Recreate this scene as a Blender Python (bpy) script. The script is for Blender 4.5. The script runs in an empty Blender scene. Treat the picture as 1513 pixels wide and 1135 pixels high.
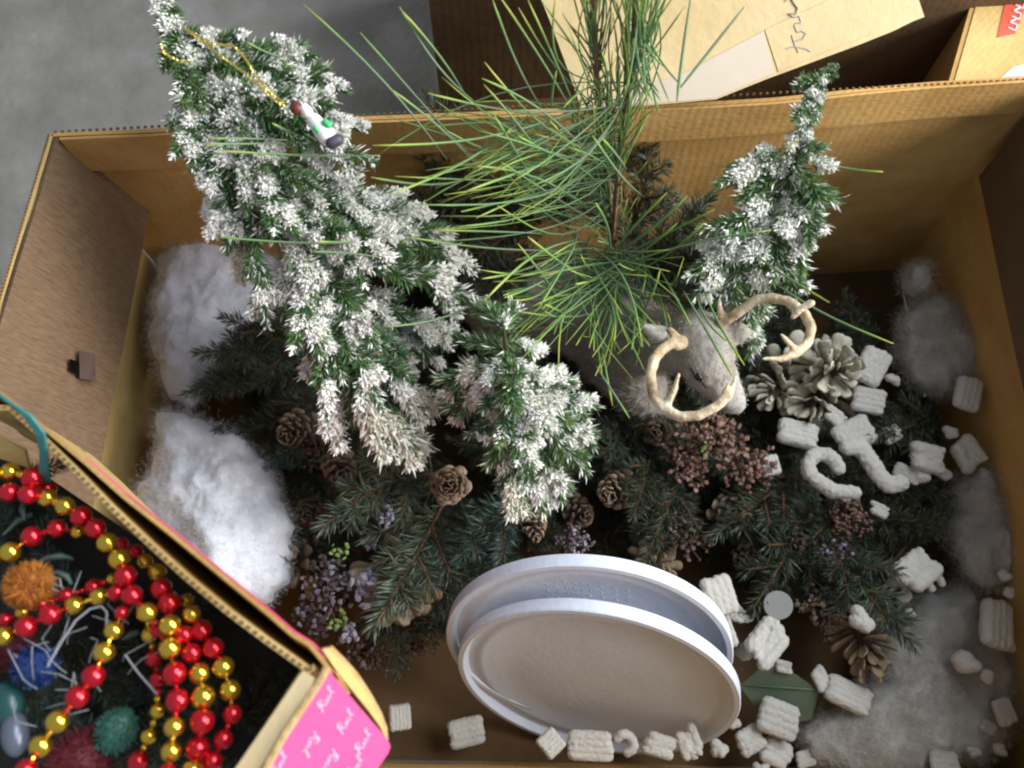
import bpy, bmesh, math, random
import numpy as np
from mathutils import Vector, Matrix, noise
R = math.radians
random.seed(7); RNG = np.random.default_rng(7)
SC = bpy.context.scene; COL = SC.collection

# ------------------------------------------------------------------ camera
TILT = R(21.5); FPX = 1250.0; CAMH = 0.94
cam = bpy.data.cameras.new("camera"); camo = bpy.data.objects.new("camera", cam); COL.objects.link(camo)
camo.location = (0, 0, CAMH); camo.rotation_euler = (TILT, 0, 0)
cam.sensor_width = 36; cam.lens = FPX / 1513 * 36; cam.clip_start = 0.02; cam.clip_end = 50
cam.dof.use_dof = True; cam.dof.focus_distance = 0.70; cam.dof.aperture_fstop = 5.0
SC.camera = camo
# ------------------------------------------------------------------ light: a wide doorway to the right, soft room light
w = bpy.data.worlds.new("World"); SC.world = w; w.use_nodes = True
bg = w.node_tree.nodes["Background"]; bg.inputs[0].default_value = (0.80, 0.88, 1.0, 1); bg.inputs[1].default_value = 0.41
def area(name, loc, target, sx, sy, power, col):
    l = bpy.data.lights.new(name, 'AREA'); l.shape = 'RECTANGLE'; l.size = sx; l.size_y = sy; l.energy = power; l.color = col
    o = bpy.data.objects.new(name, l); COL.objects.link(o); o.location = loc
    o.rotation_euler = (Vector(target) - Vector(loc)).to_track_quat('-Z', 'Y').to_euler()
    return o
area("doorway_light", (2.1, 0.0, 1.25), (0, 0.25, 0.2), 1.3, 1.0, 80, (1.0, 0.97, 0.93))
area("upper_window_light", (1.3, 0.75, 2.1), (-.1, 0.25, 0.1), 1.5, 1.1, 52, (0.86, 0.93, 1.0))
SC.view_settings.view_transform = 'Standard'; SC.view_settings.look = 'None'
SC.cycles.pixel_filter_type = 'BLACKMAN_HARRIS'; SC.cycles.filter_width = 2.1
SC.view_settings.exposure = 0.0; SC.view_settings.gamma = 1.0

# ------------------------------------------------------------------ helpers
_ct, _st = math.cos(TILT), math.sin(TILT)
def P(x, y, z):
    "point of the place at height z that the photograph shows at pixel x, y"
    u, v = x - 756.5, 567.5 - y
    r = Vector((u, FPX * _st + v * _ct, -FPX * _ct + v * _st))
    return Vector((0, 0, CAMH)) + r * ((z - CAMH) / r.z)
def obj(name, me, parent=None, loc=None, rot=None, sc=None):
    o = bpy.data.objects.new(name, me); COL.objects.link(o)
    if parent is not None: o.parent = parent
    if loc is not None: o.location = loc
    if rot is not None: o.rotation_euler = rot
    if sc is not None: o.scale = (sc, sc, sc) if not hasattr(sc, '__len__') else sc
    return o
def tag(o, label=None, cat=None, group=None, kind=None):
    if label: o['label'] = label
    if cat: o['category'] = cat
    if group: o['group'] = group
    if kind: o['kind'] = kind
    return o
def empty(name, loc, label=None, cat=None, group=None):
    o = bpy.data.objects.new(name, None); COL.objects.link(o); o.location = loc; o.empty_display_size = 0.01
    return tag(o, label, cat, group)
class MB:
    def __init__(s): s.v = []; s.f = []; s.m = []
    def add(s, vs, fs, mi=0):
        n = len(s.v); s.v.extend([tuple(v) for v in vs]); s.f.extend([tuple(i + n for i in f) for f in fs]); s.m.extend([mi] * len(fs))
    def mesh(s, name, mats, smooth=False):
        me = bpy.data.meshes.new(name); me.from_pydata(s.v, [], s.f)
        for m in mats: me.materials.append(m)
        if len(mats) > 1: me.polygons.foreach_set('material_index', s.m)
        if smooth: me.polygons.foreach_set('use_smooth', [True] * len(s.f))
        me.update(); return me
    def tube(s, pts, r, n=6, mi=0, caps=True):
        pts = [Vector(p) for p in pts]; k = len(pts)
        rs = [r] * k if not hasattr(r, '__len__') else list(r)
        ref = Vector((0, 0, 1)); vs = []
        for i, p in enumerate(pts):
            t = (pts[min(i + 1, k - 1)] - pts[max(i - 1, 0)]).normalized()
            a = t.cross(ref)
            if a.length < 1e-3: a = t.cross(Vector((1, 0, 0)))
            a.normalize(); b = t.cross(a); ref = b if abs(b.dot(t)) < .9 else ref
            if i and a.dot(la) < 0 : a = -a; b = -b
            la = a
            for j in range(n):
                q = 2 * math.pi * j / n; vs.append(p + (a * math.cos(q) + b * math.sin(q)) * rs[i])
        fs = [(i * n + j, i * n + (j + 1) % n, (i + 1) * n + (j + 1) % n, (i + 1) * n + j) for i in range(k - 1) for j in range(n)]
        if caps: fs += [tuple(reversed(range(n))), tuple(range((k - 1) * n, k * n))]
        s.add(vs, fs, mi)
    def slab(s, poly, t, nrm=None, mi=0):
        "a sheet with the outline poly (3-D points), thickness t towards -normal"
        poly = [Vector(p) for p in poly]
        if nrm is None:
            nrm = Vector((0, 0, 0))
            for i in range(len(poly)): nrm += poly[i].cross(poly[(i + 1) % len(poly)])
            nrm.normalize()
        n = len(poly); vs = poly + [p - Vector(nrm) * t for p in poly]
        s.add(vs, [tuple(range(n)), tuple(reversed(range(n, 2 * n)))] + [(i, i + n, (i + 1) % n + n, (i + 1) % n) for i in range(n)], mi)
    def box(s, c, ax, ay, az, mi=0):
        c = Vector(c); ax, ay, az = Vector(ax), Vector(ay), Vector(az)
        vs = [c + ax * i + ay * j + az * k for i in (-1, 1) for j in (-1, 1) for k in (-1, 1)]
        s.add(vs, [(0, 1, 3, 2), (4, 6, 7, 5), (0, 4, 5, 1), (2, 3, 7, 6), (0, 2, 6, 4), (1, 5, 7, 3)], mi)
def np_mesh(name, V, quads, tris, mats, mi=None, smooth=False):
    me = bpy.data.meshes.new(name)
    me.from_pydata(V.tolist(), [], (quads.tolist() if quads is not None else []) + (tris.tolist() if tris is not None else []))
    for m in mats: me.materials.append(m)
    if mi is not None: me.polygons.foreach_set('material_index', np.asarray(mi, dtype=np.int32))
    if smooth: me.polygons.foreach_set('use_smooth', [True] * len(me.polygons))
    me.update(); return me

# ------------------------------------------------------------------ materials
def srgb(r, g, b):
    f = lambda c: (c / 255 / 12.92) if c / 255 <= .04045 else ((c / 255 + .055) / 1.055) ** 2.4
    return (f(r), f(g), f(b), 1)
MATS = {}
def mat(name, c1, c2=None, rough=.7, scale=20., stretch=(1, 1, 1), bump=0., bscale=None, metal=0., island=0., objvar=0., trans=0., sheen=0., coat=0., detail=6., c3=None, spec=.5, flute=0.):
    m = bpy.data.materials.new(name); m.use_nodes = True; MATS[name] = m
    nt = m.node_tree; N = nt.nodes; L = nt.links; b = N["Principled BSDF"]
    b.inputs["Roughness"].default_value = rough; b.inputs["Metallic"].default_value = metal
    b.inputs["Specular IOR Level"].default_value = spec
    if coat: b.inputs["Coat Weight"].default_value = coat
    if sheen: b.inputs["Sheen Weight"].default_value = sheen
    col = None
    tc = N.new("ShaderNodeTexCoord"); mp = N.new("ShaderNodeMapping"); mp.inputs["Scale"].default_value = stretch
    L.new(tc.outputs["Object"], mp.inputs[0])
    if c2 is not None:
        nz = N.new("ShaderNodeTexNoise"); nz.inputs["Scale"].default_value = scale; nz.inputs["Detail"].default_value = detail; nz.inputs["Roughness"].default_value = .62
        L.new(mp.outputs[0], nz.inputs[0])
        cr = N.new("ShaderNodeValToRGB"); cr.color_ramp.elements[0].position = .34; cr.color_ramp.elements[1].position = .66
        cr.color_ramp.elements[0].color = c1; cr.color_ramp.elements[1].color = c2
        if c3 is not None:
            e = cr.color_ramp.elements.new(.5); e.color = c3
        L.new(nz.outputs[0], cr.inputs[0]); col = cr.outputs[0]
    if island or objvar:
        if island:
            g = N.new("ShaderNodeNewGeometry"); src = g.outputs["Random Per Island"]; k = island
        else:
            g = N.new("ShaderNodeObjectInfo"); src = g.outputs["Random"]; k = objvar
        mr = N.new("ShaderNodeMapRange"); mr.inputs[3].default_value = 1 - k; mr.inputs[4].default_value = 1 + k
        L.new(src, mr.inputs[0])
        hs = N.new("ShaderNodeHueSaturation"); L.new(mr.outputs[0], hs.inputs["Value"])
        if col is not None: L.new(col, hs.inputs["Color"])
        else: hs.inputs["Color"].default_value = c1
        col = hs.outputs[0]
    if col is None: b.inputs["Base Color"].default_value = c1
    else: L.new(col, b.inputs["Base Color"])
    if bump:
        n2 = N.new("ShaderNodeTexNoise"); n2.inputs["Scale"].default_value = bscale or scale * 4; n2.inputs["Detail"].default_value = 5
        L.new(mp.outputs[0], n2.inputs[0])
        bp = N.new("ShaderNodeBump"); bp.inputs["Strength"].default_value = bump; bp.inputs["Distance"].default_value = .004
        L.new(n2.outputs[0], bp.inputs["Height"]); L.new(bp.outputs[0], b.inputs["Normal"])
    if flute:
        m2 = N.new("ShaderNodeMapping"); m2.inputs["Rotation"].default_value = (0, 0, R(45)); L.new(tc.outputs["Object"], m2.inputs[0])
        wv = N.new("ShaderNodeTexWave"); wv.inputs["Scale"].default_value = 60; wv.inputs["Distortion"].default_value = .6; wv.inputs["Detail"].default_value = 1; L.new(m2.outputs[0], wv.inputs[0])
        b3 = N.new("ShaderNodeBump"); b3.inputs["Strength"].default_value = flute; b3.inputs["Distance"].default_value = .0015; L.new(wv.outputs["Fac"], b3.inputs["Height"])
        if bump: L.new(bp.outputs[0], b3.inputs["Normal"])
        L.new(b3.outputs[0], b.inputs["Normal"])
        n4 = N.new("ShaderNodeTexNoise"); n4.inputs["Scale"].default_value = 5; n4.inputs["Detail"].default_value = 9; n4.inputs["Roughness"].default_value = .7; L.new(tc.outputs["Object"], n4.inputs[0])
        c4 = N.new("ShaderNodeValToRGB"); c4.color_ramp.elements[0].position = .42; c4.color_ramp.elements[1].position = .62; c4.color_ramp.elements[0].color = (.78, .76, .74, 1); c4.color_ramp.elements[1].color = (1, 1, 1, 1); L.new(n4.outputs[0], c4.inputs[0])
        mm = N.new("ShaderNodeMix"); mm.data_type = 'RGBA'; mm.blend_type = 'MULTIPLY'; mm.inputs[0].default_value = .8; L.new(col, mm.inputs[6]); L.new(c4.outputs[0], mm.inputs[7]); col = mm.outputs[2]; L.new(col, b.inputs["Base Color"])
    if trans:
        tr = N.new("ShaderNodeBsdfTranslucent"); mx = N.new("ShaderNodeMixShader"); mx.inputs[0].default_value = trans
        if col is not None: L.new(col, tr.inputs[0])
        else: tr.inputs[0].default_value = c1
        L.new(b.outputs[0], mx.inputs[1]); L.new(tr.outputs[0], mx.inputs[2]); L.new(mx.outputs[0], N["Material Output"].inputs[0])
    return m
M = MATS
mat('kraft', srgb(192, 150, 88), srgb(210, 172, 110), .88, 9, (1, 1, 2), .2, 150, c3=srgb(202, 160, 98), spec=.2, flute=.09)
mat('kraft_tan', srgb(204, 172, 108), srgb(218, 190, 128), .85, 9, (1, 1, 1), .2, 140, spec=.2, flute=.07)
mat('kraft_pale', srgb(206, 180, 130), srgb(222, 200, 156), .75, 5, (1, 1, 1), .2, 90, spec=.35)
mat('kraft_shaded', srgb(92, 72, 52), srgb(112, 88, 62), .9, 6, (1, 1, 1), .2, 90, spec=.15, flute=.07)  # kraft board with the shade of unlit panels put into its colour
mat('kraft_edge', srgb(176, 142, 96), srgb(206, 176, 128), .9, 160, (1, 1, 1), .3, 200, spec=.1)
mat('flute_shadow', srgb(112, 86, 58), srgb(136, 106, 74), .95, 100, spec=.05)
mat('floor_shade', srgb(34, 36, 34), srgb(52, 50, 46), .9, 20)  # pink box floor, the shade of its depth painted near black
mat('slot_brown', srgb(74, 56, 50), srgb(98, 76, 66), .6, 60)
mat('tape', srgb(206, 190, 168), srgb(216, 202, 184), .35, 8)
mat('woodgrain', srgb(96, 75, 54), srgb(124, 100, 76), .6, 48, (1.0, 12, 2), .12, 60, c3=srgb(112, 88, 64), detail=10)
mat('concrete', srgb(128, 123, 116), srgb(176, 171, 163), .95, 4.5, (1, 1, 1), .6, 90, c3=srgb(152, 147, 139), detail=14, spec=.2)
mat('needle_flock', srgb(66, 112, 74), srgb(122, 152, 92), .5, 90, island=.5, trans=.2)
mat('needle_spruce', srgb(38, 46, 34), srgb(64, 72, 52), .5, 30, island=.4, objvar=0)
mat('needle_spruce_grey', srgb(64, 76, 64), srgb(94, 104, 84), .5, 30, island=.35)
mat('needle_teal', srgb(56, 78, 72), srgb(92, 114, 104), .5, 30, island=.35)
mat('twig', srgb(84, 60, 40), srgb(110, 84, 56), .9, 60)
mat('twig_green', srgb(46, 66, 34), srgb(84, 92, 44), .9, 60)
mat('snow', srgb(236, 233, 224), srgb(248, 246, 240), .9, 60, island=.06, bump=.4, bscale=300, spec=.15)
mat('snow_cream', srgb(218, 212, 194), srgb(238, 234, 220), .9, 60, island=.08, bump=.4, bscale=300, spec=.15)
mat('wadding', srgb(210, 211, 219), srgb(230, 231, 237), .95, 14, bump=.9, bscale=70, sheen=.4, spec=.05)
mat('wadding_fibre', srgb(226, 227, 233), None, .9, trans=.4, spec=.1)
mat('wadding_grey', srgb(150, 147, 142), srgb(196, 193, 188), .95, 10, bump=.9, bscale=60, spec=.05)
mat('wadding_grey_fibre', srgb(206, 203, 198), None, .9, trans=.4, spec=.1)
mat('peanut', srgb(214, 209, 199), srgb(234, 230, 221), .8, 30, bump=.6, bscale=170, objvar=.04, spec=.3)
mat('plastic_white', srgb(204, 211, 224), srgb(218, 224, 236), .45, 7, bump=.10, bscale=160, detail=10)
mat('bead_red', srgb(214, 26, 44), None, .16, metal=.75, coat=.5)
mat('bead_gold', srgb(226, 190, 62), None, .14, metal=.95, coat=.4)
mat('gold_thread', srgb(244, 220, 120), None, .3, metal=.9)
mat('pink', srgb(232, 70, 134), srgb(238, 82, 144), .55, 6)
mat('pink_print', srgb(252, 190, 212), None, .6)
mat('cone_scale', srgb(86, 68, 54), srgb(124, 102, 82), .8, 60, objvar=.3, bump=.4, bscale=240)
mat('cone_scale_shaded', srgb(62, 50, 42), srgb(92, 76, 62), .85, 60, objvar=.3)  # darker copy of the scales, shade put into the colour
mat('cone_tip', srgb(138, 116, 96), srgb(160, 138, 114), .8, 60, objvar=.2)
mat('cone_core', srgb(50, 34, 26), srgb(70, 48, 36), .95, 60)
mat('petal', srgb(150, 140, 114), srgb(214, 208, 188), .85, 70, objvar=.22, bump=.4, bscale=150)
mat('petal_dark', srgb(128, 110, 88), srgb(164, 144, 116), .85, 50, objvar=.25, bump=.4, bscale=150)
mat('berry_purple', srgb(78, 60, 62), srgb(118, 98, 100), .7, 120, island=.4)
mat('berry_brown', srgb(98, 74, 64), srgb(146, 114, 100), .8, 120, island=.45)
mat('berry_lilac', srgb(128, 120, 136), srgb(172, 164, 178), .7, 120, island=.2)
mat('bud_green', srgb(110, 132, 64), srgb(142, 160, 92), .6, 80, island=.2)
mat('pine_bark', srgb(112, 82, 66), srgb(150, 116, 92), .9, 120, bump=.8, bscale=200)
mat('deer_fur', srgb(138, 131, 122), srgb(174, 168, 158), .9, 35, (1, 1, 1), .5, 160, sheen=.3)
mat('deer_hair', srgb(142, 132, 120), srgb(186, 178, 166), .8, 25, island=.25)
mat('deer_pale', srgb(178, 172, 166), None, .85, island=.12)
mat('antler', srgb(142, 116, 84), srgb(226, 214, 188), .5, 50, (1, 1, 1), .6, 160, c3=srgb(196, 174, 140))
mat('eye_black', srgb(16, 13, 12), None, .12)
mat('brown_bead', srgb(92, 40, 36), srgb(116, 56, 48), .4, 60)
mat('porcelain', srgb(240, 238, 236), None, .3)
mat('green_paint', srgb(60, 190, 110), None, .5)
mat('slate', srgb(52, 50, 62), srgb(84, 80, 92), .5, 60)
mat('teal_glitter', srgb(24, 62, 62), srgb(50, 98, 94), .3, 200)
mat('wire_teal', srgb(48, 112, 112), srgb(66, 132, 130), .45, 60)
mat('orange_tuft', srgb(176, 96, 28), srgb(200, 134, 52), .8, 60, island=.3)
mat('blue_glass', srgb(28, 48, 96), srgb(50, 76, 136), .25, 60, island=.3)
mat('maroon', srgb(92, 24, 36), srgb(120, 40, 50), .7, 60, island=.3)
mat('mint', srgb(48, 104, 90), srgb(84, 136, 118), .5, 60, island=.2)
mat('label_red', srgb(232, 84, 58), None, .5)
mat('label_white', srgb(236, 226, 230), None, .5)
mat('ink', srgb(158, 156, 160), None, .7)
mat('grey_plastic', srgb(170, 174, 178), srgb(184, 188, 190), .35, 8)
mat('sage_plastic', srgb(88, 104, 88), srgb(112, 128, 104), .4, 12, trans=.25)
mat('clear_disc', srgb(190, 190, 186), None, .3, trans=.4)
mat('flat_silver', srgb(112, 118, 134), None, .3, metal=.3)

# ------------------------------------------------------------------ the setting and the big box
def sheet(name, pts, m, parent=None, t=.004, kind=None, sub=None):
    b = MB(); b.slab(pts, t); me = b.mesh(name, [M[m]]); return obj(name, me, parent)
def grid_sheet(name, a, b, c, d, m, parent, t=.004, nu=24, nv=10, amp=.002, freq=5., seed=0, off=None):
    "a cardboard sheet a-b-c-d with warp: a,b bottom edge, d,c top edge; thickness away from the side it faces"
    a, b, c, d = map(Vector, (a, b, c, d)); n = (b - a).cross(d - a).normalized(); V = []
    for s_ in (0, 1):
        for j in range(nv + 1):
            for i in range(nu + 1):
                u, v = i / nu, j / nv
                p = a.lerp(b, u).lerp(d.lerp(c, u), v)
                h = noise.noise(p * freq + Vector((seed, 0, 0))) * amp + noise.noise(p * freq * 6 + Vector((seed, 3, 0))) * amp * .12
                if off: h += off(u, v)
                V.append(p + n * (h - s_ * t))
    F = []; K = (nu + 1) * (nv + 1)
    for j in range(nv):
        for i in range(nu):
            q = j * (nu + 1) + i
            F.append((q, q + 1, q + nu + 2, q + nu + 1)); F.append((q + K, q + K + nu + 1, q + K + nu + 2, q + K + 1))
    ed = [i for i in range(nu + 1)] + [(j + 1) * (nu + 1) + nu for j in range(nv)] + [nv * (nu + 1) + nu - 1 - i for i in range(nu)] + [(nv - 1 - j) * (nu + 1) for j in range(nv - 1)]
    for k in range(len(ed)):
        p, q = ed[k], ed[(k + 1) % len(ed)]; F.append((p, p + K, q + K, q))
    mb = MB(); mb.add(V, F); return obj(name, mb.mesh(name, [M[m]]), parent)

fl = MB(); fl.slab([(-6, -6, -.008), (6, -6, -.008), (6, 6, -.008), (-6, 6, -.008)], .02, (0, 0, 1))
tag(obj('ground', fl.mesh('ground', [M['concrete']])), 'grey concrete floor around the cardboard boxes', kind='structure')

RZ = .34
BL, BR = Vector((-.397, .468, 0)), Vector((.487, .527, 0)); FL, FR = Vector((-.42, -.034, 0)), Vector((.497, -.052, 0))
up = lambda p, z: Vector((p.x, p.y, z))
big = empty('cardboard_box', (0, .24, 0), 'large open cardboard box packed with snowy greenery, deer and white lids', 'box')
def child(o): o.matrix_parent_inverse = big.matrix_world.inverted(); return o
bpy.context.view_layer.update()
inv = Matrix.Translation((0, -.24, 0))
def bigc(o): o.matrix_parent_inverse = inv; return o
bigc(sheet('box_floor', [up(FL, 0), up(FR, 0), up(BR, 0), up(BL, 0)], 'kraft_shaded', big))
bigc(grid_sheet('back_wall', up(BL, 0), up(BR, 0), up(BR, RZ), up(BL, RZ), 'kraft', big, amp=.006, off=lambda u, v: .006 * math.sin(u * 3.1) * v))
bigc(grid_sheet('left_wall', up(FL, 0), up(BL, 0), up(BL, RZ), up(FL, RZ), 'kraft_tan', big, amp=.003))
bigc(grid_sheet('right_wall', up(BR, 0)+Vector((0,.012,0)), up(FR, 0), up(FR, RZ), up(BR, RZ)+Vector((0,.012,0)), 'kraft', big, amp=.002))
bigc(grid_sheet('front_wall', up(FR, 0), up(FL, 0), up(FL, RZ), up(FR, RZ), 'kraft', big, amp=.003))
# folded-in band along the back rim, and the inner woodgrain flaps
def backoff(u, v): return .006 * math.sin(u * 3.1) * (RZ - .05 * (1 - v)) / RZ
bk = bigc(grid_sheet('rim_fold', up(BL, RZ - .042) + Vector((.012, -.005, 0)), up(BR, RZ - .042) + Vector((-.012, -.005, 0)), up(BR, RZ + .001) + Vector((-.004, -.004, 0)), up(BL, RZ + .001) + Vector((.008, -.004, 0)), 'kraft', big, t=.0025, amp=.006, nu=24, off=lambda u, v: .006 * math.sin(u * 3.1)))
bk['label'] = 'folded band along the back rim of the box'
lf0, lf1 = P(222, 300, .22), P(148, 690, .22); ld = (lf1 - lf0); lf2 = lf0 + ld * 1.85; lf2.y = min(lf2.y, 0)
fw = bigc(grid_sheet('inner_flap', lf2, lf0, up(BL, RZ) + Vector((.004, -.004, 0)), up(FL, RZ) + Vector((.004, .01, 0)), 'woodgrain', big, amp=.004, t=.004))
fw['label'] = 'left flap printed with brown woodgrain and folded inside'
rf0, rf1 = P(1466, 360, .22), P(1504, 536, .22); rf2 = rf0 + (rf1 - rf0) * 3.3; rf0 = rf0 + (rf0 - rf1) * .62
rw = bigc(grid_sheet('inner_flap', rf0, rf2, up(FR, RZ) + Vector((-.004, .01, 0)), up(BR, RZ) + Vector((-.003, .004, -.001)), 'kraft_shaded', big, amp=.002, t=.004))
rw['label'] = 'right flap folded inside, in deep shade'
# rim edges (cut corrugated board)
e = MB()
for a, b_, nrm in ((BL, BR, Vector((0, 1, 0))), (FL, BL, Vector((-1, 0, 0))), (BR, FR, Vector((1, 0, 0))), (FR, FL, Vector((0, -1, 0)))):
    k = 150
    for i in range(k):
        p = up(a.lerp(b_, (i + .5) / k), RZ + .0003) + nrm * .002; t = (b_ - a).normalized()
        s_ = .0011; e.box(p, t * .0011, nrm * .0008, Vector((0, 0, .0009)))
fo = bigc(obj('rim_flutes', e.mesh('rim_flutes', [M['flute_shadow']]), big)); fo['kind'] = 'stuff'
# outer flaps hanging outside
b = MB(); b.slab([up(BL, RZ) + Vector((-.001, 0, 0)), up(BL, .2) + Vector((-.022, -.01, 0)), up(FL, .2) + Vector((-.03, 0, 0)), up(FL, RZ) + Vector((-.006, 0, 0))], .003)
bigc(obj('outer_flap', b.mesh('outer_flap', [M['kraft_shaded']]), big))
# slot with its metal-dark tab in the woodgrain flap
q = [P(*a) for a in ((101, 532, .253), (112, 536, .253), (112, 553, .253), (100, 549, .253))]
# project on the flap plane a little proud
n_f = (lf0 - lf2).cross(up(BL, RZ) - lf2).normalized()
def onflap(x, y, pr=.0012):
    c = Vector((0, 0, CAMH)); d = P(x, y, .2) - c; t = (lf0 - c).dot(n_f) / d.dot(n_f); s_ = 1 if n_f.x > 0 else -1
    return c + d * t + n_f * s_ * (pr+.002)
b = MB(); b.slab([onflap(98, 531), onflap(112, 536), onflap(112, 556), onflap(98, 549)], .0008); bigc(obj('slot', b.mesh('slot', [M['eye_black']]), big))
b = MB(); b.slab([onflap(109, 519, .003), onflap(131, 524, .004), onflap(132, 565, .004), onflap(110, 560, .003)], .0008); bigc(obj('slot_tab', b.mesh('slot_tab', [M['slot_brown']]), big))

# ------------------------------------------------------------------ boxes behind
sb = empty('cardboard_box', P(1000, 20, 0), 'second open cardboard box behind, its pale handwritten flap hanging out', 'box')
inv2 = Matrix.Translation(-Vector(sb.location))
def c2(o): o.matrix_parent_inverse = inv2; return o
YB = .60
xa, xb = -.075, .52
c2(grid_sheet('front_wall', (xa, YB, 0), (xb, YB + .03, 0), (xb, YB + .03, .40), (xa, YB, .40), 'kraft_shaded', sb, amp=.004))
c2(grid_sheet('left_wall', (xa - .03, 1.0, 0), (xa, YB, 0), (xa, YB, .30), (xa - .03, 1.0, .30), 'kraft_shaded', sb, amp=.004))
c2(grid_sheet('side_flap', P(700, 225, .20), P(890, 225, .20), P(880, -160, .31), P(590, -160, .31), 'kraft_shaded', sb, amp=.008))
c2(grid_sheet('back_wall', (xb, 1.02, 0), (xa, 1.0, 0), (xa, 1.0, .34), (xb, 1.02, .34), 'kraft_shaded', sb))
FA = [P(785, -60, .43), P(858, 162, .348), P(1058, 146, .352), P(1200, 92, .372), P(1366, 25, .402), P(1345, -60, .43)]
b = MB()
nf = (FA[1] - FA[0]).cross(FA[5] - FA[0]).normalized()
if nf.z < 0: nf = -nf
d0 = FA[0].dot(nf)
C0 = Vector((0, 0, CAMH))
def onp(x, y, pr=0):
    d = P(x, y, .2) - C0; return C0 + d * ((d0 - C0.dot(nf)) / d.dot(nf)) + nf * pr
ol = [(785, -60), (800, 0), (812, 30), (838, 100), (860, 163), (930, 158), (1058, 147), (1130, 118), (1200, 92), (1270, 66), (1320, 46), (1348, 32), (1366, 25), (1357, -2), (1345, -60)]
b.slab([onp(*p_) for p_ in ol], .004, nf); ff = c2(obj('outer_flap', b.mesh('outer_flap', [M['kraft_pale']]), sb)); ff['label'] = 'pale tan flap with blue-grey handwriting'
b = MB(); b.slab([onp(*p_, .0006) for p_ in ((862, 161), (1056, 145), (1068, 140), (1143, 108), (1128, 46), (1010, 108), (940, 130))], .0004, nf)
o = obj('packing_tape', b.mesh('packing_tape', [M['tape']]), ff)
b = MB(); b.slab([onp(*p_, .0006) for p_ in ((1150, 106), (1200, 84), (1290, 48), (1262, -60), (1225, -60), (1245, -10), (1130, 44))], .0004, nf)
o = obj('packing_tape', b.mesh('packing_tape', [M['kraft_pale']]), ff)
b = MB()
for st in ([(1160, 2), (1168, -4), (1172, 4), (1178, 12), (1176, 20), (1165, 20), (1172, 26), (1180, 24), (1183, 32)], [(1173, 38), (1177, 48), (1184, 46), (1190, 50), (1186, 58)], [(1173, 38), (1176, 34), (1183, 34)], [(1161, 72), (1170, 69), (1180, 70), (1190, 72), (1197, 76)], [(1169, 52), (1172, 62), (1176, 72), (1179, 78)], [(1172, 62), (1184, 58), (1190, 50)]):
    b.tube([onp(*p_, .0006) for p_ in st], .0006, 4)
obj('handwriting', b.mesh('handwriting', [M['ink']]), ff)
# third box at the right
tb = empty('cardboard_box', P(1480, 60, 0), 'yellowish closed cardboard box with a red and white label, top right', 'box')
inv3 = Matrix.Translation(-Vector(tb.location))
def c3(o): o.matrix_parent_inverse = inv3; return o
T = [P(1462, -60, .33), P(1408, 128, .318), P(1620, 132, .318), P(1660, -60, .33)]
c3(sheet('lid_panel', [T[0], T[1], T[2], T[3]], 'kraft_tan', tb))
c3(sheet('side_panel', [T[0] + Vector((-.005, 0, -.001)), up(T[0], .0) + Vector((-.005, 0, 0)), up(T[1], 0) + Vector((-.005, 0, 0)), T[1] + Vector((-.005, 0, -.001))], 'kraft', tb))
nT = (T[1] - T[0]).cross(T[3] - T[0]).normalized()
if nT.z < 0: nT = -nT
def ont(x, y, pr=.0008):
    d = P(x, y, .2) - C0; return C0 + d * ((T[0].dot(nT) - C0.dot(nT)) / d.dot(nT)) + nT * pr
b = MB(); b.slab([ont(1493, -30), ont(1473, 56), ont(1500, 50), ont(1530, -30)], .0004, nT); lab = c3(obj('label', b.mesh('label', [M['label_red']]), tb))
b = MB()
for k in range(9):
    t = k / 8; x = 1494 + t * 22; y = 44 - t * 66
    b.tube([ont(x - 6, y - 2, .0014), ont(x + 6, y + 3, .0014)], .0010, 4)
    if k % 2: b.tube([ont(x - 6, y - 2, .0014), ont(x + 3, y - 6, .0014)], .0008, 4)
    else: b.tube([ont(x + 5, y + 3, .0014), ont(x + 7, y - 5, .0014)], .0008, 4)
obj('label_lettering', b.mesh('label_lettering', [M['label_white']]), lab)
b = MB(); b.slab([ont(1477, 116), ont(1496, 100), ont(1560, 84), ont(1560, 120)], .0004, nT); c3(obj('packing_tape', b.mesh('packing_tape', [M['grey_plastic']]), tb))

# ------------------------------------------------------------------ needle brushes
def blades(base, dirv, length, width, rng, bend=.12):
    "n tapered blades; returns V (n*4), tris (2n)"
    n = len(base); r = rng.normal(size=(n, 3)); side = np.cross(dirv, r); side /= np.linalg.norm(side, axis=1)[:, None]
    nn = np.cross(dirv, side); L_ = length[:, None]; W = (width * .5)[:, None] if hasattr(width, '__len__') else width * .5
    mid = base + dirv * L_ * .55 + nn * L_ * bend * .6
    tip = base + dirv * L_ + nn * 0
    V = np.stack([base - side * W * .6, mid - side * W, tip, mid + side * W], 1).reshape(-1, 3)
    i = np.arange(n)[:, None] * 4
    return V, np.concatenate([i + [0, 1, 2, 3]], 0)
def twig_curve(L, rng, droop=.0, wob=.05, n=14):
    t = np.linspace(0, 1, n); a = rng.normal(size=3) * wob
    return np.stack([t * L, a[0] * L * np.sin(t * 3), -droop * L * t ** 2 + a[1] * L * .5 * np.sin(t * 2.2)], 1)
def along(c, t):
    n = len(c) - 1; x = np.clip(t, 0, .9999) * n; i = x.astype(int); f = (x - i)[:, None]
    return c[i] * (1 - f) + c[i + 1] * f, (lambda d: d / np.linalg.norm(d, axis=1)[:, None])(c[i + 1] - c[i])
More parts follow.
